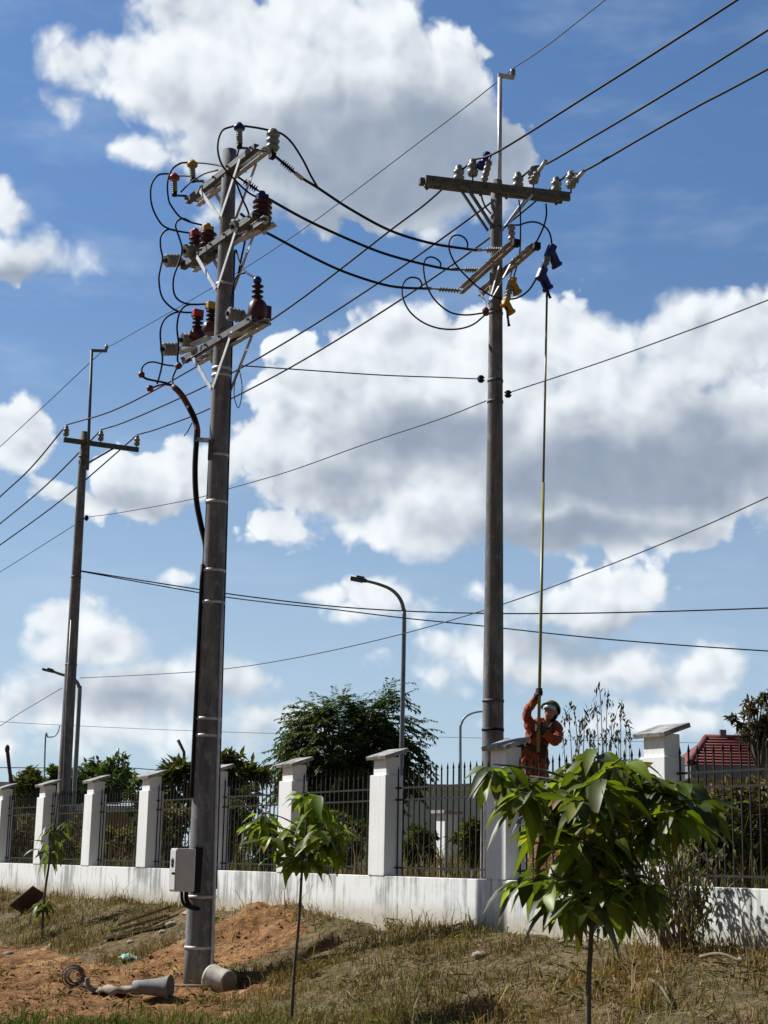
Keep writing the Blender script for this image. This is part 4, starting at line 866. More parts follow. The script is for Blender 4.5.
leafy('far tree showing between the low cream building and the arrester pole', 152, 772, 835, 55, 50, 2600, GC, 34, 'tree', 'tree', .24, 'distant trees on the left', cr=(.14,.30))
leafy('broad leaved shrub poking up left of the arrester pole', 184, 752, 812, 30, 46, 800, BC, 35, 'shrub', 'shrub', .22)
leafy('broad leaved shrub poking up right of the arrester pole', 240, 748, 800, 30, 52, 760, BC, 36, 'shrub', 'shrub', .24)
k = MB(); q = P(187, 770, 30); k.tube([V((q.x, q.y, q.z-.6)), P(184,752,30), P(178,740,30)], [.03,.03,.035], 6); solo(k, 'bare_branch', M_BARK, 'dark bare stick rising from the shrub left of the arrester pole', 'branch')
for i, (px, yt, yb, Y, w, c, lb) in enumerate(((15,815,862,36,60,BR,'brown brush filling the first fence bay at far left'), (66,815,866,36,50,BR,'brown brush behind the second fence bay from the left'), (112,822,868,33,52,OC,'straw brown brush under the low cream building'),
        (172,800,868,29,52,OC,'yellowing bush behind the bay left of the arrester pole'), (236,785,868,28,60,[(.06,.08,.02),(.10,.11,.03),(.05,.05,.02)],'green bush behind the bay right of the arrester pole'), (268,812,872,26.5,40,BC,'dark low bush against the pillar left of the slender sapling'),
        (330,825,873,25,80,BR,'brown thicket behind the slender sapling'), (345,812,855,30,40,BC,'dark low bush under the feathery tree'), (420,822,868,27,30,[(.07,.09,.03),(.10,.11,.04),(.05,.06,.02)],'green bush behind the railings left of the small gate pillar'), (474,815,866,24,34,[(.10,.10,.025),(.13,.12,.03),(.07,.07,.02)],'yellow green bush right of the small gate pillar'))):
    leafy(lb, px, yt, yb, Y, w*1.15, 1900, c, 50+i, 'bush', 'bush', .12, 'bushes behind the fence', zb=1.0)
leafy('thick brown thicket behind the railings right of the last pillar', 745, 775, 880, 21, 110, 4200, BR+OC, 70, 'bush', 'bush', .12, 'bushes behind the fence', zb=1.0)
leafy('dark green bush behind the railings beside the last pillar', 715, 800, 880, 19.5, 60, 2600, BC, 71, 'bush', 'bush', .12, 'bushes behind the fence', zb=1.0)
leafy('reddish brown bush between worker and last pillar', 615, 785, 880, 21.5, 80, 2500, BR+BC, 72, 'bush', 'bush', .12, 'bushes behind the fence', zb=1.0)
leafy('sparse brownish tree above the red roof at the right edge', 758, 692, 748, 36, 74, 1700, [(.075,.055,.035),(.05,.045,.025),(.10,.08,.05)], 73, 'tree', 'tree', .15, cr=(.12,.26))
# dry twiggy bush leaning on the wall and its hanging dead leaves
def dry_bush():
    global RNG; RNG = np.random.default_rng(81); rs = random.Random(81); b0 = FL(-5.55, .34, 0); b0.z = gz(b0.x, b0.y)
    t = thing('dry_bush', 'dry twiggy bush with curled leaves against the white wall at the right', 'bush', b0); k = MB(); pos, ax = [], []
    for i in range(70):
        a = rs.uniform(-1, 1); h = rs.uniform(.25, 1.15); o = b0-D*(a*.50)-E*rs.uniform(-.12,.35)*1.0; top = o+Z*h-D*rs.uniform(-.35,.35); q = b0-D*(a*.2)
        pts = cat([q-Z*.05, q.lerp(top, .5)-D*rs.uniform(-.12,.12)+Z*.1, top, top-D*rs.uniform(-.25,.25)-Z*rs.uniform(.0,.25)], 4); k.tube(pts, [.008]*5+[.005]*5+[.003]*3, 4)
        for p in pts[3:]:
            for _ in range(2): pos.append(np.array(p)+RNG.normal(size=3)*.05); ax.append(np.array([0,0,-1])+RNG.normal(size=3)*.45)
    k.build('trunk', M_TWIG, t); pos = np.array(pos); N = len(pos); col = shades(N, [(.26,.23,.17),(.34,.30,.23),(.17,.14,.10),(.13,.13,.06),(.17,.18,.06)], .25)
    leaf_mesh('crown', pos, np.array(ax), rdir(N), .075*RNG.uniform(.6,1.3,N), .03*RNG.uniform(.7,1.3,N), col, [M_DRY], 1, .35, .1, t)
dry_bush()
# tall dry reeds behind the fence
def reeds(label, pts, seed):
    global RNG; RNG = np.random.default_rng(seed); rs = random.Random(seed)
    for (x0, y0, bend) in pts:
        Y = 22.5+rs.uniform(-.8,.8); top = P(x0, y0, Y); q = V((top.x-bend*.01, Y, 1.0)); pp = cat([q, q.lerp(top, .6)+V((0,0,.1)), top, top+V((bend*.006, 0, -abs(bend)*.003))], 4)
        t = thing('tall_reed', label, 'reed', q, label.split(' of ')[0]+' of reeds'); k = MB(); k.tube(pp, [.008]*6+[.006]*4+[.004]*3, 5); k.build('stalk', M_TWIG, t); pos, ax = [], []
        for j, p in enumerate(pp[7:]):
            for _ in range(3): pos.append(np.array(p)+RNG.normal(size=3)*.02); ax.append(np.array([rs.uniform(-.3,.3),0,1 if rs.random() < .7 else -1])+RNG.normal(size=3)*.3)
        pos = np.array(pos); N = len(pos); leaf_mesh('seed_head', pos, np.array(ax), rdir(N), .10*RNG.uniform(.6,1.3,N), .028, shades(N, [(.09,.07,.06),(.14,.11,.08),(.06,.05,.045)], .2), [M_DRY], 1, .2, .1, t)
reeds('in the left clump of tall dry reeds just behind the worker', [(569,722,-14),(574,710,-20),(580,728,8),(585,716,10),(590,732,-8),(563,738,-12),(577,742,12)], 91)
reeds('in the right clump of tall dry reeds, left of the last pillar', [(600,692,-9),(597,712,-6),(607,704,6),(612,722,8),(621,709,4),(618,735,-5),(626,726,3),(604,738,5),(630,740,4),(594,740,-6),(610,742,10)], 92)

# ------------------------------------------------------------------ grass
def grass(name, label, n, region, hlo, hhi, wid, cols, seed, dens, lean=.5, stiff=.6):
    rng = np.random.default_rng(seed); x = rng.uniform(region[0], region[1], n); y = rng.uniform(region[2], region[3], n); h, so, q, s = h_soil(x, y); keep = (rng.random(n) < dens(x, y, so, q, s, rng)) & (seg_dist(x, y, TRENCH) > .19)
    x, y = x[keep], y[keep]; so = so[keep]; z = ground_z(x, y); N = len(x); H = rng.uniform(hlo, hhi, N)*(.35+1.5*np.clip(fbm(x, y, 2.2, 4, 3)*1.5+.42, 0, 1.1)); a = rng.uniform(0, 6.283, N); ln = rng.uniform(.1, 1, N)*lean*H*1.3
    dx, dy = np.cos(a)*ln, np.sin(a)*ln; w = wid*rng.uniform(.6,1.4,N); b = rng.uniform(0, 6.283, N); wx, wy = np.cos(b)*w, np.sin(b)*w; p0 = np.stack([x, y, z-.02], 1)
    m = np.stack([x+dx*.35, y+dy*.35, z+H*.62], 1); tp = np.stack([x+dx, y+dy, z+H*(1-.35*rng.random(N))], 1); wv = np.stack([wx, wy, 0*wx], 1)
    vs = np.stack([p0-wv, p0+wv, m-wv*.8, m+wv*.8, tp], 1).reshape(-1,3); base = np.arange(N)[:,None]*5
    cl = np.array(cols); mixn = np.clip(fbm(x, y, .7, 3, 1)*2.0+.5+rng.normal(size=N)*.25, 0, .999); ci = cl[(mixn*len(cl)).astype(int)]*(1+rng.normal(size=(N,1))*.2); ci = np.clip(ci*1.0, .01, .9)
    me = np_mesh(name, vs, base+[0,1,3,2], [M_DRY], False, {'Col': ('FLOAT_COLOR', np.repeat(np.concatenate([ci, np.ones((N,1))], 1), 5, 0))}, base+[2,3,4]); o = bpy.data.objects.new(name, me); COL.objects.link(o); return tag(o, label, 'grass', kind='stuff')
GRC = [(.30,.20,.10),(.22,.14,.07),(.14,.09,.045),(.19,.14,.06),(.12,.095,.036),(.11,.105,.034),(.34,.24,.13),(.17,.11,.055)]
front = lambda x, y, so, q, s, rng: np.where((q > .02), np.clip(1-so*1.35, .02, 1)*np.where(np.hypot(x+2.05, y-19.35) < .25, 0, 1)*np.clip(.30+2.2*(fbm(x, y, 1.1, 4, 5)+.28), .05, 1), 0)
grass('dry_grass', 'short dry brown grass covering the bank in front of the wall', 300000, (-10.5, 5.2, 11.5, 33), .03, .115, .0045, GRC, 201, front, .9)
tall = lambda x, y, so, q, s, rng: np.where((q > .03), np.clip(1-so*1.6, 0, 1)*np.clip(.15+1.7*fbm(x, y, .9, 3, 4), .03, 1), 0)
grass('straw_grass', 'longer pale straw stalks lying through the bank grass', 22000, (-10.5, 5.2, 11.5, 33), .12, .34, .0045, [(.42,.33,.19),(.34,.26,.14),(.22,.17,.08),(.14,.16,.04)], 202, tall, 1.3)
edge = lambda x, y, so, q, s, rng: np.where((q > .02) & (q < .45), np.clip(.2+1.6*fbm(x, y, 1.8, 2, 2), .05, 1), 0)
grass('wall_foot_grass', 'tufts of dry grass along the foot of the white wall', 60000, (-10.5, 5.2, 11.5, 33), .08, .26, .005, [(.30,.23,.12),(.20,.17,.07),(.12,.13,.04),(.38,.3,.17)], 203, edge, .6)
back = lambda x, y, so, q, s, rng: np.where((q < -.45) & (q > -9), np.clip(.45+1.2*fbm(x, y, .6, 3, 0), .05, 1), 0)
grass('yard_grass', 'waist high dry grass in the yard behind the fence', 70000, (-14, 7, 13, 42), .25, .75, .009, [(.26,.19,.10),(.20,.145,.07),(.32,.24,.12),(.15,.13,.045),(.10,.11,.035)], 204, back, .5)
fgz = lambda x, y, so, q, s, rng: np.where((y < 16.6+.25*x) & (x < .5), np.clip(.1+1.9*fbm(x, y, 1.2, 3, 3), .0, 1), 0)
grass('green_grass', 'fresh green grass tufts along the road edge at the bottom', 45000, (-6, 2.5, 13, 17.2), .04, .14, .005, [(.09,.13,.03),(.12,.15,.04),(.16,.16,.06),(.25,.21,.10)], 205, fgz, .7)

def straw_litter(n=7000):
    rng = np.random.default_rng(301); x = rng.uniform(-9, 5, n); y = rng.uniform(12, 28, n); h, so, q, s_ = h_soil(x, y); keep = (q > .05) & (rng.random(n) < .35+.65*(1-so)); x, y = x[keep], y[keep]; N = len(x)
    z = ground_z(x, y)+rng.uniform(.01, .07, N); a = rng.uniform(0, 6.283, N); pos = np.stack([x, y, z], 1); ax = np.stack([np.cos(a), np.sin(a), rng.normal(size=N)*.25], 1)
    global RNG; RNG = rng; o = leaf_mesh('straw_litter', pos, ax, np.tile([0,0,1.0], (N,1))+rdir(N)*.3, rng.uniform(.06,.28,N), rng.uniform(.005,.013,N), shades(N, [(.36,.28,.17),(.27,.20,.12),(.18,.13,.075),(.12,.09,.05)], .25), [M_DRY], 1, .1, .1); tag(o, 'broken straw and dead leaves strewn over the bank and soil', 'litter', kind='stuff')
def weeds(n=300):
    rng = np.random.default_rng(302); x = rng.uniform(-9, 4, n*6); y = rng.uniform(12.5, 28, n*6); h, so, q, s_ = h_soil(x, y); keep = (q > .15) & (rng.random(n*6) < np.clip(.25+1.5*fbm(x, y, .7, 3, 2), .02, 1)*(1-.6*so)); x, y = x[keep][:n], y[keep][:n]; P_, A_2, L_2 = [], [], []
    zz = ground_z(x, y)
    for i in range(len(x)):
        m = int(rng.integers(7, 18)); r = rng.uniform(.05, .16)
        for k_ in range(m):
            a = rng.uniform(0, 6.283); P_.append((x[i]+rng.normal()*r*.5, y[i]+rng.normal()*r*.5, zz[i]+rng.uniform(0, r*.8))); A_2.append((math.cos(a), math.sin(a), rng.uniform(.1, .9))); L_2.append(r*rng.uniform(.5, 1.0))
    N = len(P_); global RNG; RNG = rng; L_2 = np.array(L_2); o = leaf_mesh('low_weeds', np.array(P_), np.array(A_2), rdir(N)*.5+np.array([0,0,1]), L_2, L_2*.30, shades(N, [(.11,.11,.04),(.10,.09,.03),(.18,.13,.06),(.22,.15,.08),(.08,.085,.025)], .2), [M_DRY], 1, .2, .15); tag(o, 'low half dried weeds dotted over the bank', 'weeds', kind='stuff')
straw_litter(); weeds()
# loose clods and stones on the dug soil
def clods():
    rng = random.Random(5); k = MB(); n = 0
    while n < 1800:
        x, y = rng.uniform(-8, .4), rng.uniform(15.5, 22.6); h, so, q, s = h_soil(np.array([x]), np.array([y]))
        if rng.random() > so[0]*1.1 or q[0] < .1: continue
        r = rng.uniform(.006, .022)*(1 if rng.random() < .95 else 2.2); z = gz(x, y)+r*.3; rot = Matrix.Rotation(rng.uniform(0, 6.28), 3, V((rng.random(), rng.random(), rng.random()+.1)).normalized()); o = len(k.v)
        k.ball((x, y, z), r*rng.uniform(.8,1.3), r*rng.uniform(.8,1.2), r*rng.uniform(.55,.9), 6, 4, rot)
        for i in range(o, len(k.v)): k.v[i] += V((rng.uniform(-.2,.2), rng.uniform(-.2,.2), rng.uniform(-.2,.2)))*r
        n += 1
    k.sm = [False]*len(k.sm); o = k.build('soil_clods', mat('orange_clods', (.33,.165,.062), (.19,.095,.042), 4, .95, bump=.4), None); tag(o, 'loose orange clods scattered over the dug soil', 'soil', kind='stuff')
clods()

# ------------------------------------------------------------------ litter and tools by the pole
M_BUCK = mat('scuffed_white_plastic', (.62,.58,.50), (.40,.35,.28), 9, .6); M_BIN = mat('dirty_plastic', (.22,.19,.15), (.18,.15,.11), 9, .7)
g = on_ground(219, 992); ax = (V((.80,-.56,-.10))).normalized(); r0 = .135; c = g+Z*(r0*.92)-ax*.13
k = MB(); k.lathe(c, ax, [(0, .150), (0, .158), (.015, .163), (.03, .158), (.04, .153), (.25, .130), (.275, .128), (.275, .12)], 28); bk = thing('bucket', 'scuffed white bucket lying on its side at the foot of the arrester pole', 'bucket', g)
k.build('body', M_BUCK, bk); MB().lathe(c+ax*.273, ax, [(0, .120), (.004, .118), (.004, .001)], 28).build('base', M_BIN, bk); MB().tube(cat([c+ax*.01+ax.cross(Z).normalized()*.163, c-ax*.06+Z*.05, c+ax*.01-ax.cross(Z).normalized()*.163], 6), .005, 6).build('handle', M_DGALV, bk)
M_CONE = mat('grey_rubber', (.22,.225,.22), (.15,.15,.145), 10, .8)
g = on_ground(151, 1000); ax = V((.97,-.20,.02)).normalized(); c = g+Z*.13-ax*.2
k = MB(); k.lathe(c, ax, [(0,.060),(.0,.066),(.1,.075),(.28,.095),(.36,.115),(.40,.130),(.41,.130),(.41,.122),(.30,.088),(.05,.058)], 26); solo(k, 'rubber_cone', M_CONE, 'grey hollow rubber cone lying on its side left of the arrester pole', 'cone')
g = on_ground(74, 987); k = MB()
for i in range(6): k.tube([g+Z*.12+V((math.cos(a*.4+i)*(.07+.012*i), .03*math.sin(i*2.1)-.01*i, math.sin(a*.4+i)*(.07+.012*i))) for a in range(17)], .008, 5)
solo(k, 'cable_coil', mat('rusty_cable', (.16,.11,.09), (.09,.07,.06), 9, .7), 'small rusty coil of cable standing on the soil', 'coil')
g = on_ground(92, 993); k = MB(); k.tube(cat([g+V((-.06,0,.16)), g+V((-.05,0,.08)), g+V((.0,-.02,.035)), g+V((.08,-.02,.03)), g+V((.10,0,.06))], 5), .028, 8); solo(k, 'pipe_offcut', M_CONE, 'short bent grey pipe offcut between the coil and the cone', 'pipe')
g = on_ground(118, 993); k = MB(); rs = random.Random(3); vs = []
for j in range(7):
    for i in range(12): vs.append(g+V(((i/11-.5)*.50*(1-.3*(j-3)**2/9), (j/6-.5)*.3*(1-.35*(i-5)**2/25), .03+.012*math.sin(i*1.3+j)+.010*math.cos(j*2.1+i*.7)+(.03 if 0 < j < 6 and 0 < i < 11 else -.03))))
k.add(vs, [(j*12+i, j*12+i+1, (j+1)*12+i+1, (j+1)*12+i) for j in range(6) for i in range(11)], True); o = solo(k, 'empty_sack', mat('dusty_sackcloth', (.36,.30,.24), (.20,.14,.09), 8, .9), 'crumpled pale empty sack beside the rubber cone', 'sack'); sd = o.modifiers.new('thick', 'SOLIDIFY'); sd.thickness = .012
a, c = on_ground(168, 990), on_ground(212, 990); k = MB(); k.tube([a+Z*.05, (a+c)/2+Z*.055-V((0,.1,0)), c+Z*.06-V((0,.25,0))], .016, 7); solo(k, 'iron_bar', mat('rusty_iron', (.14,.085,.06), None, rough=.8), 'rusty iron bar lying across the soil before the pole foot', 'bar')
g = on_ground(128, 960); k = MB(); vs = []
for j in range(6):
    for i in range(9): vs.append(g+V(((i/8-.5)*.24, (j/5-.5)*.14, .03+.05*math.sin(i*.4)*math.sin(j*.63)+.018*math.sin(i*2.3+j*1.7))))
k.add(vs, [(j*9+i, j*9+i+1, (j+1)*9+i+1, (j+1)*9+i) for j in range(5) for i in range(8)], True); solo(k, 'plastic_bag', mat('teal_plastic', (.16,.46,.38), (.45,.58,.54), 14, .35), 'crumpled teal plastic bag on the soil left of the pole', 'bag')
M_PLANK = mat('weathered_plank', (.24,.19,.13), (.12,.09,.06), 6, .9, stretch=(1,6,6), bump=.3)
for i, (xa, ya, xb, yb, dz, lb) in enumerate(((106,941,165,928,.03,'lowest weathered plank of the small pile left of the pole'), (112,938,168,922,.09,'middle weathered plank of the small pile left of the pole'), (118,935,172,916,.14,'top weathered plank of the small pile left of the pole'))):
    a, c = on_ground(xa, ya), on_ground(xb, yb); k = MB(); k.bar(a+Z*dz, c+Z*dz, .11, .03); solo(k, 'plank', M_PLANK, lb, 'plank', 'planks left of the pole')
a, c = on_ground(184, 922), on_ground(203, 914); k = MB(); k.bar(a+Z*.10, c+Z*.16, .3, .03); solo(k, 'board', mat('orange_board', (.34,.20,.12), (.24,.14,.08), 5, .85), 'reddish board lying just behind the arrester pole', 'board')
g = on_ground(27, 912); k = MB(); a2 = (V((.75,-.1,.62))).normalized(); u2 = V((-.4,-.75,.35)).normalized()
k.box(g+Z*.2, .26, .2, .012, a2, u2, a2.cross(u2).normalized()); solo(k, 'metal_sheet', mat('rust_dark_sheet', (.075,.045,.035), (.045,.03,.025), 7, .75), 'dark rusty sheet propped in the grass at far left', 'sheet', bevel=.004)
M_STONE = mat('pale_stone', (.36,.32,.26), (.20,.17,.13), 9, .95, bump=.5); M_CLOD = mat('dark_earth_lump', (.12,.09,.06), (.07,.05,.035), 9, .95, bump=.6)
for i, (x, y, r, lb) in enumerate(((171,926,.075,'largest pale stone by the plank pile'), (163,933,.055,'small pale stone below the plank pile'), (131,943,.05,'flat pale stone on the soil above the teal bag'), (8,955,.07,'pale stone at the far left edge'), (74,947,.05,'pale stone in the grass right of the thin sapling'), (304,909,.13,'dark lump of earth at the wall behind the slender sapling'), (480,957,.07,'grey stone in the grass below the fence pole'), (745,961,.06,'pale stone at the wall foot on the right'))):
    g = on_ground(x, y); k = MB(); k.ball(g+Z*r*.2, r*1.2, r*.9, r*.55, 9, 6); rs = random.Random(i); k.v = [p+V((rs.uniform(-1,1), rs.uniform(-1,1), rs.uniform(-1,1)))*r*.17 for p in k.v]
    solo(k, 'stone', M_STONE if 'stone' in lb else M_CLOD, lb, 'stone', 'loose stones')
for i, (xa, ya, xb, yb, lb) in enumerate(((560,946,590,953,'pale dry branch lying behind the big sapling stem'), (700,962,742,968,'dead branch lying below the dry bush'), (650,985,672,1012,'dead stick leaning in the grass right of the big sapling'))):
    a, c = on_ground(xa, ya), on_ground(xb, yb); k = MB(); k.tube(cat([a+Z*.04, (a+c)/2+Z*.09, c+Z*.05], 4), [.018]*4+[.014]*4+[.008], 6); solo(k, 'dead_branch', M_TWIG, lb, 'branch', 'dead branches on the bank')

# ------------------------------------------------------------------ the line worker and the hot stick
M_OR = mat('orange_coverall_cloth', (.36,.075,.018), (.22,.045,.015), 7, .85, bump=.8, bscale=16); M_SKIN = mat('tanned_skin', (.40,.21,.14), None, rough=.55); M_GLV = mat('dark_leather_glove', (.035,.022,.018), None, rough=.7)
M_HELM = mat('olive_helmet', (.10,.085,.03), (.07,.06,.022), 6, .35); M_VIS = mat('pale_visor', (.55,.70,.78), None, rough=.15, spec=.8); M_BELT = mat('dark_webbing', (.05,.03,.025), None, rough=.8); M_STK = mat('yellow_green_fibreglass', (.27,.235,.06), (.20,.18,.055), 2, .35); M_SHOE = mat('black_boots', (.02,.018,.016), None, rough=.6)
def remesh(o, vox, smooth=6):
    m = o.modifiers.new('remesh', 'REMESH'); m.mode = 'VOXEL'; m.voxel_size = vox; m.use_smooth_shade = True
    s_ = o.modifiers.new('smooth', 'SMOOTH'); s_.iterations = smooth; s_.factor = .5
def PW_(x, y, dy=0): return P(x, y, 20.6+dy)
s_top = P(547, 290, 21.75); s_bot = P(538.3, 752, 20.28)
sdv = (s_top-s_bot); 
def stick_at(py): t = (752-py)/(752-290); return s_bot.lerp(s_top, t)
k = MB(); k.tube([s_bot, s_bot.lerp(s_top, .55)], .021, 9); k.tube([s_bot.lerp(s_top, .55), s_top-sdv.normalized()*.12], .016, 9)
hs = thing('hot_stick', 'long yellow green insulating pole held up by the worker', 'pole tool', s_bot)
k.build('rod', M_STK, hs); k = MB(); k.tube([s_top-sdv.normalized()*.12, s_top], [.02,.012], 8); k.tube([s_top-sdv.normalized()*.03-E*.05, s_top-sdv.normalized()*.02+E*.04], .008, 5); k.build('hook', M_DGALV, hs)
hip = PW_(532.5, 750, .1); chest = PW_(541, 731, .1); neck = PW_(547.5, 721.5, .08); head = PW_(551, 712, .02)
sR, sL = PW_(531.5, 728, .0), PW_(556.5, 729, .15); eR, hR = PW_(527, 713.5, -.05), stick_at(699); eL, hL = PW_(556, 741, -.18), stick_at(731)
gzk = gz(hip.x, hip.y+.1); kneeR, kneeL = PW_(528, 786, -.10), PW_(541, 787, .0); ftR = V((kneeR.x-.02, kneeR.y+.12, gz(kneeR.x-.02, kneeR.y+.12)+.06)); ftL = V((kneeL.x+.05, kneeL.y+.2, gz(kneeL.x+.05, kneeL.y+.2)+.06))
hipR, hipL = hip+V((-.09,0,-.03)), hip+V((.09,.03,-.03))
wk = thing('person', 'worker in orange coveralls and olive helmet holding the long stick above the fence', 'person', ((ftR.x+ftL.x)/2, (ftR.y+ftL.y)/2, min(ftR.z, ftL.z)-.06))
look = V((-.45,-.75,.55)).normalized(); hx = look.cross(Z).normalized(); hy = hx.cross(look)   # face looks up-left along the stick
k = MB()
k.ball(head, .078, .098, .115, 16, 12, Matrix((hx, look, hy)).transposed()); k.ball(head+look*.03-hy*.055, .055, .06, .06, 12, 8)
k.tube([head+look*.085+hy*.02, head+look*.115-hy*.015, head+look*.09-hy*.03], [.008,.017,.012], 7)                                   # nose
for sg in (-1,1): k.ball(head+hx*(sg*.078)-hy*.01, .012, .025, .034, 8, 6); k.ball(head+look*.083+hx*(sg*.032)+hy*.015, .014)      # ears, brow
k.tube([head+look*.088-hy*.055-hx*.025, head+look*.094-hy*.055, head+look*.088-hy*.055+hx*.025], .008, 6)                            # lips
k.tube([head-hy*.06, neck, chest.lerp(neck, .6)], [.052,.056,.07], 12)
k.tube([neck-Z*.02, chest, hip, hip-Z*.08], [.10,.15,.135,.12], 14)
for s0, e0, h0 in ((sR, eR, hR), (sL, eL, hL)):
    k.tube(cat([neck.lerp(s0, .4), s0, s0.lerp(e0, .5), e0, e0.lerp(h0, .5), h0.lerp(e0, .18)], 3), [.06]*3+[.056]*3+[.05]*3+[.042]*3+[.037]*3+[.027], 10)
    wd = (h0-e0).normalized(); pd = (h0-e0).cross(sdv).normalized(); palm = h0 + look*0
    k.ball(h0-wd*.055, .042, .03, .05, 10, 8)
    ud = sdv.normalized()
    for f in range(4):
        zf = (f-1.5)*.023; L_f = (.9, 1.0, .95, .8)[f]; a0 = math.atan2(0, 1); ring = []
        ux = (-wd + ud*wd.dot(ud)).normalized(); uy = ud.cross(ux).normalized()
        for j in range(7): a = .5+j*.62*L_f; ring.append(h0+ud*zf+(ux*math.cos(a)+uy*math.sin(a))*.034)
        k.tube([h0-wd*.05+ud*zf*.9]+ring, [.011]*4+[.010]*2+[.009,.007], 7)
    k.tube([h0-wd*.05+ud*.03, h0+ud*.055+(ux*math.cos(-.7)+uy*math.sin(-.7))*.034, h0+ud*.05+(ux*math.cos(-1.9)+uy*math.sin(-1.9))*.033], [.014,.012,.010], 7)
for h0, k0, f0 in ((hipR, kneeR, ftR), (hipL, kneeL, ftL)):
    k.tube(cat([h0, h0.lerp(k0, .5), k0, k0.lerp(f0, .5), f0], 3), [.095]*3+[.08]*3+[.06]*3+[.055]*3+[.042], 11); k.tube([f0-V((0,-.05,.02)), f0+V((-.03,-.10,-.03)), f0+V((-.05,-.17,-.035))], [.04,.042,.03], 9)
body = k.build('body', M_SKIN, wk); remesh(body, .009, 3)
k = MB()      # coverall
k.tube([neck-Z*.035, neck.lerp(chest, .4), chest, hip.lerp(chest, .35), hip, hip-Z*.1], [.09,.15,.178,.162,.16,.145], 16); k.ball(sR, .085); k.ball(sL, .09)
for s0, e0, h0 in ((sR, eR, hR), (sL, eL, hL)): k.tube(cat([neck.lerp(s0, .35), s0, s0.lerp(e0, .5), e0, e0.lerp(h0, .5), h0.lerp(e0, .30)], 3), [.085]*3+[.08]*3+[.07]*3+[.062]*3+[.056]*3+[.05], 12)
for h0, k0, f0 in ((hipR, kneeR, ftR), (hipL, kneeL, ftL)): k.tube(cat([h0+Z*.04, h0.lerp(k0, .5), k0, k0.lerp(f0, .5), f0+Z*.06], 3), [.12]*3+[.105]*3+[.085]*3+[.08]*3+[.072], 12)
cv = k.build('coveralls', M_OR, wk); remesh(cv, .014, 5)
tx = bpy.data.textures.new('cloth_folds', 'CLOUDS'); tx.noise_scale = .09; dm = cv.modifiers.new('folds', 'DISPLACE'); dm.texture = tx; dm.strength = .055; dm.mid_level = .5
for h0, e0 in ((hR, eR), (hL, eL)):
    wd = (h0-e0).normalized(); g_ = MB(); g_.tube([h0-wd*.13, h0-wd*.085, h0-wd*.045], [.046,.042,.046], 10); ud = sdv.normalized(); ux = (-wd+ud*wd.dot(ud)).normalized(); uy = ud.cross(ux).normalized(); g_.ball(h0-wd*.05, .05, .04, .058, 10, 8)
    for f in range(4):
        zf = (f-1.5)*.025; L_f = (.9,1,.95,.8)[f]; g_.tube([h0-wd*.05+ud*zf*.9]+[h0+ud*zf+(ux*math.cos(.4+j*.62*L_f)+uy*math.sin(.4+j*.62*L_f))*.037 for j in range(7)], [.015]*5+[.0135,.012,.010], 8)
    g_.tube([h0-wd*.05+ud*.035, h0+ud*.06+(ux*math.cos(-.7)+uy*math.sin(-.7))*.038, h0+ud*.055+(ux*math.cos(-2.0)+uy*math.sin(-2.0))*.037], [.018,.016,.012], 8)
    gl = g_.build('glove', M_GLV, wk); remesh(gl, .005, 2)
hm = MB(); Rm = Matrix((hx, look, hy)).transposed(); hb = head+hy*.045-look*.012
vs = []; n_ = 20
for i in range(8):
    th = math.pi/2*i/7
    for q in range(n_): a = 2*math.pi*q/n_; vs.append(hb+Rm @ V((.108*math.cos(a)*math.cos(th), .132*math.sin(a)*math.cos(th), .118*math.sin(th))))
hm.add(vs, [(i*n_+q, i*n_+(q+1)%n_, (i+1)*n_+(q+1)%n_, (i+1)*n_+q) for i in range(7) for q in range(n_)], True); hl = hm.build('helmet', M_HELM, wk); sd = hl.modifiers.new('shell', 'SOLIDIFY'); sd.thickness = .008
br = MB(); vs = []
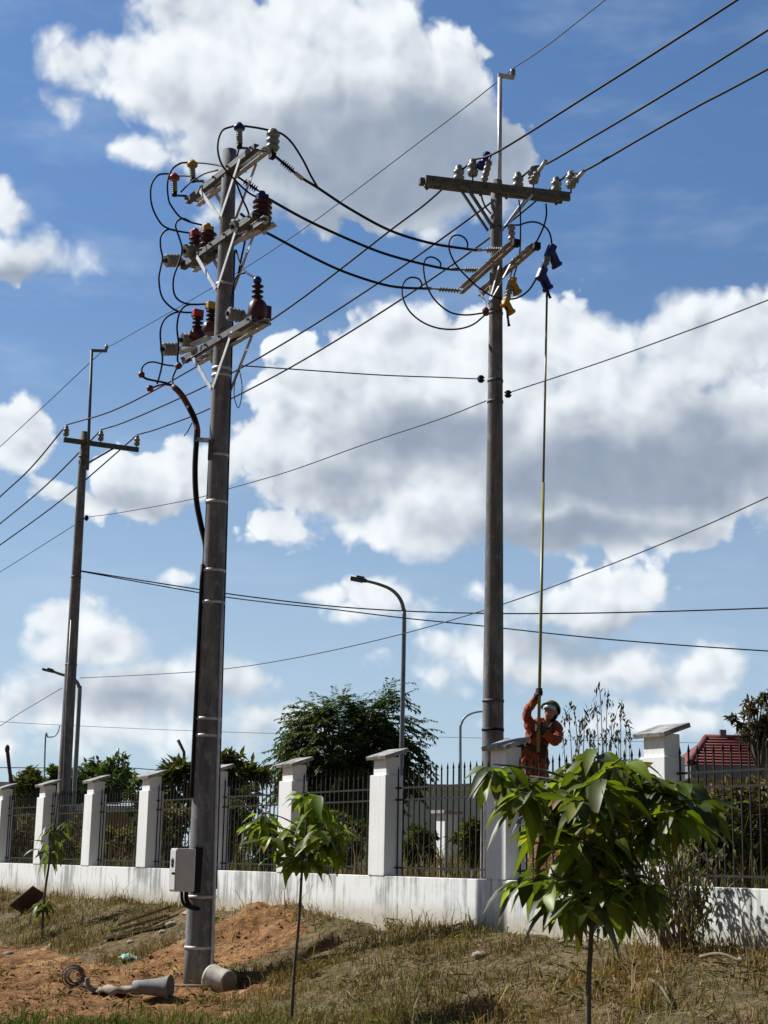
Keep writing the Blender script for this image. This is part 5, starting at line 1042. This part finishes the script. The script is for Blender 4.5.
for q in range(n_+1):
    a = math.pi*(.08+.84*q/n_); 
    for rr_ in (1.0, 1.28): vs.append(hb+Rm @ V((.110*math.cos(a)*rr_, .134*math.sin(a)*rr_, -.006*rr_)))
br.add(vs, [(2*q, 2*q+1, 2*q+3, 2*q+2) for q in range(n_)], True); o = br.build('brim', M_HELM, hl); sd = o.modifiers.new('thick', 'SOLIDIFY'); sd.thickness = .006
vz = MB(); vs = []
for q in range(15):
    a = math.pi*(.15+.70*q/14)
    for zz in (.045, .005, -.03): vs.append(head+Rm @ V((.105*math.cos(a), .135*math.sin(a), zz)))
vz.add(vs, [(3*q+j, 3*q+j+1, 3*q+4+j, 3*q+3+j) for q in range(14) for j in range(2)], True); o = vz.build('visor', M_VIS, hl); sd = o.modifiers.new('thick', 'SOLIDIFY'); sd.thickness = .004
hr = MB(); hr.ball(head-look*.03-hy*.01, .086, .085, .105, 14, 10, Rm); hr.build('hair', M_BLK, wk)
bt = MB(); ub = (chest-hip).normalized(); bt.lathe(hip-ub*.03, ub, [(0,.16),(0,.178),(.07,.178),(.07,.16)], 22); tb = bt.build('tool_belt', M_BELT, wk)
MB().box(hip+V((-.16,-.06,.0)), .07, .06, .075).build('pouch', M_BELT, tb, .015); MB().box(hip+V((-.18,-.05,.075)), .06, .05, .008).build('pouch_flap', M_VIS, tb, .004); MB().box(hip+V((.12,-.12,-.03)), .05, .04, .08).build('pouch', M_BELT, tb, .015)
hn = MB()
for sg in (-1, 1): hn.tube(cat([hip+V((sg*.10,-.15,.05)), chest+V((sg*.085,-.185,.02)), neck+V((sg*.085,-.06,.0)), neck+V((sg*.085,.08,-.03)), chest+V((sg*.06,.185,0)), hip+V((sg*.08,.165,.05))], 4), .016, 6)
hn.tube([chest+V((-.085,-.19,.02)), chest+V((.085,-.19,.02))], .015, 6); hn.build('harness', M_BELT, wk)
for f0 in (ftR, ftL): q = MB(); q.tube([f0+Z*.13, f0+Z*.02, f0-V((0,-.05,.02)), f0+V((-.03,-.10,-.03)), f0+V((-.06,-.19,-.035))], [.062,.06,.055,.055,.035], 10); bo = q.build('boot', M_SHOE, wk); remesh(bo, .01, 3)
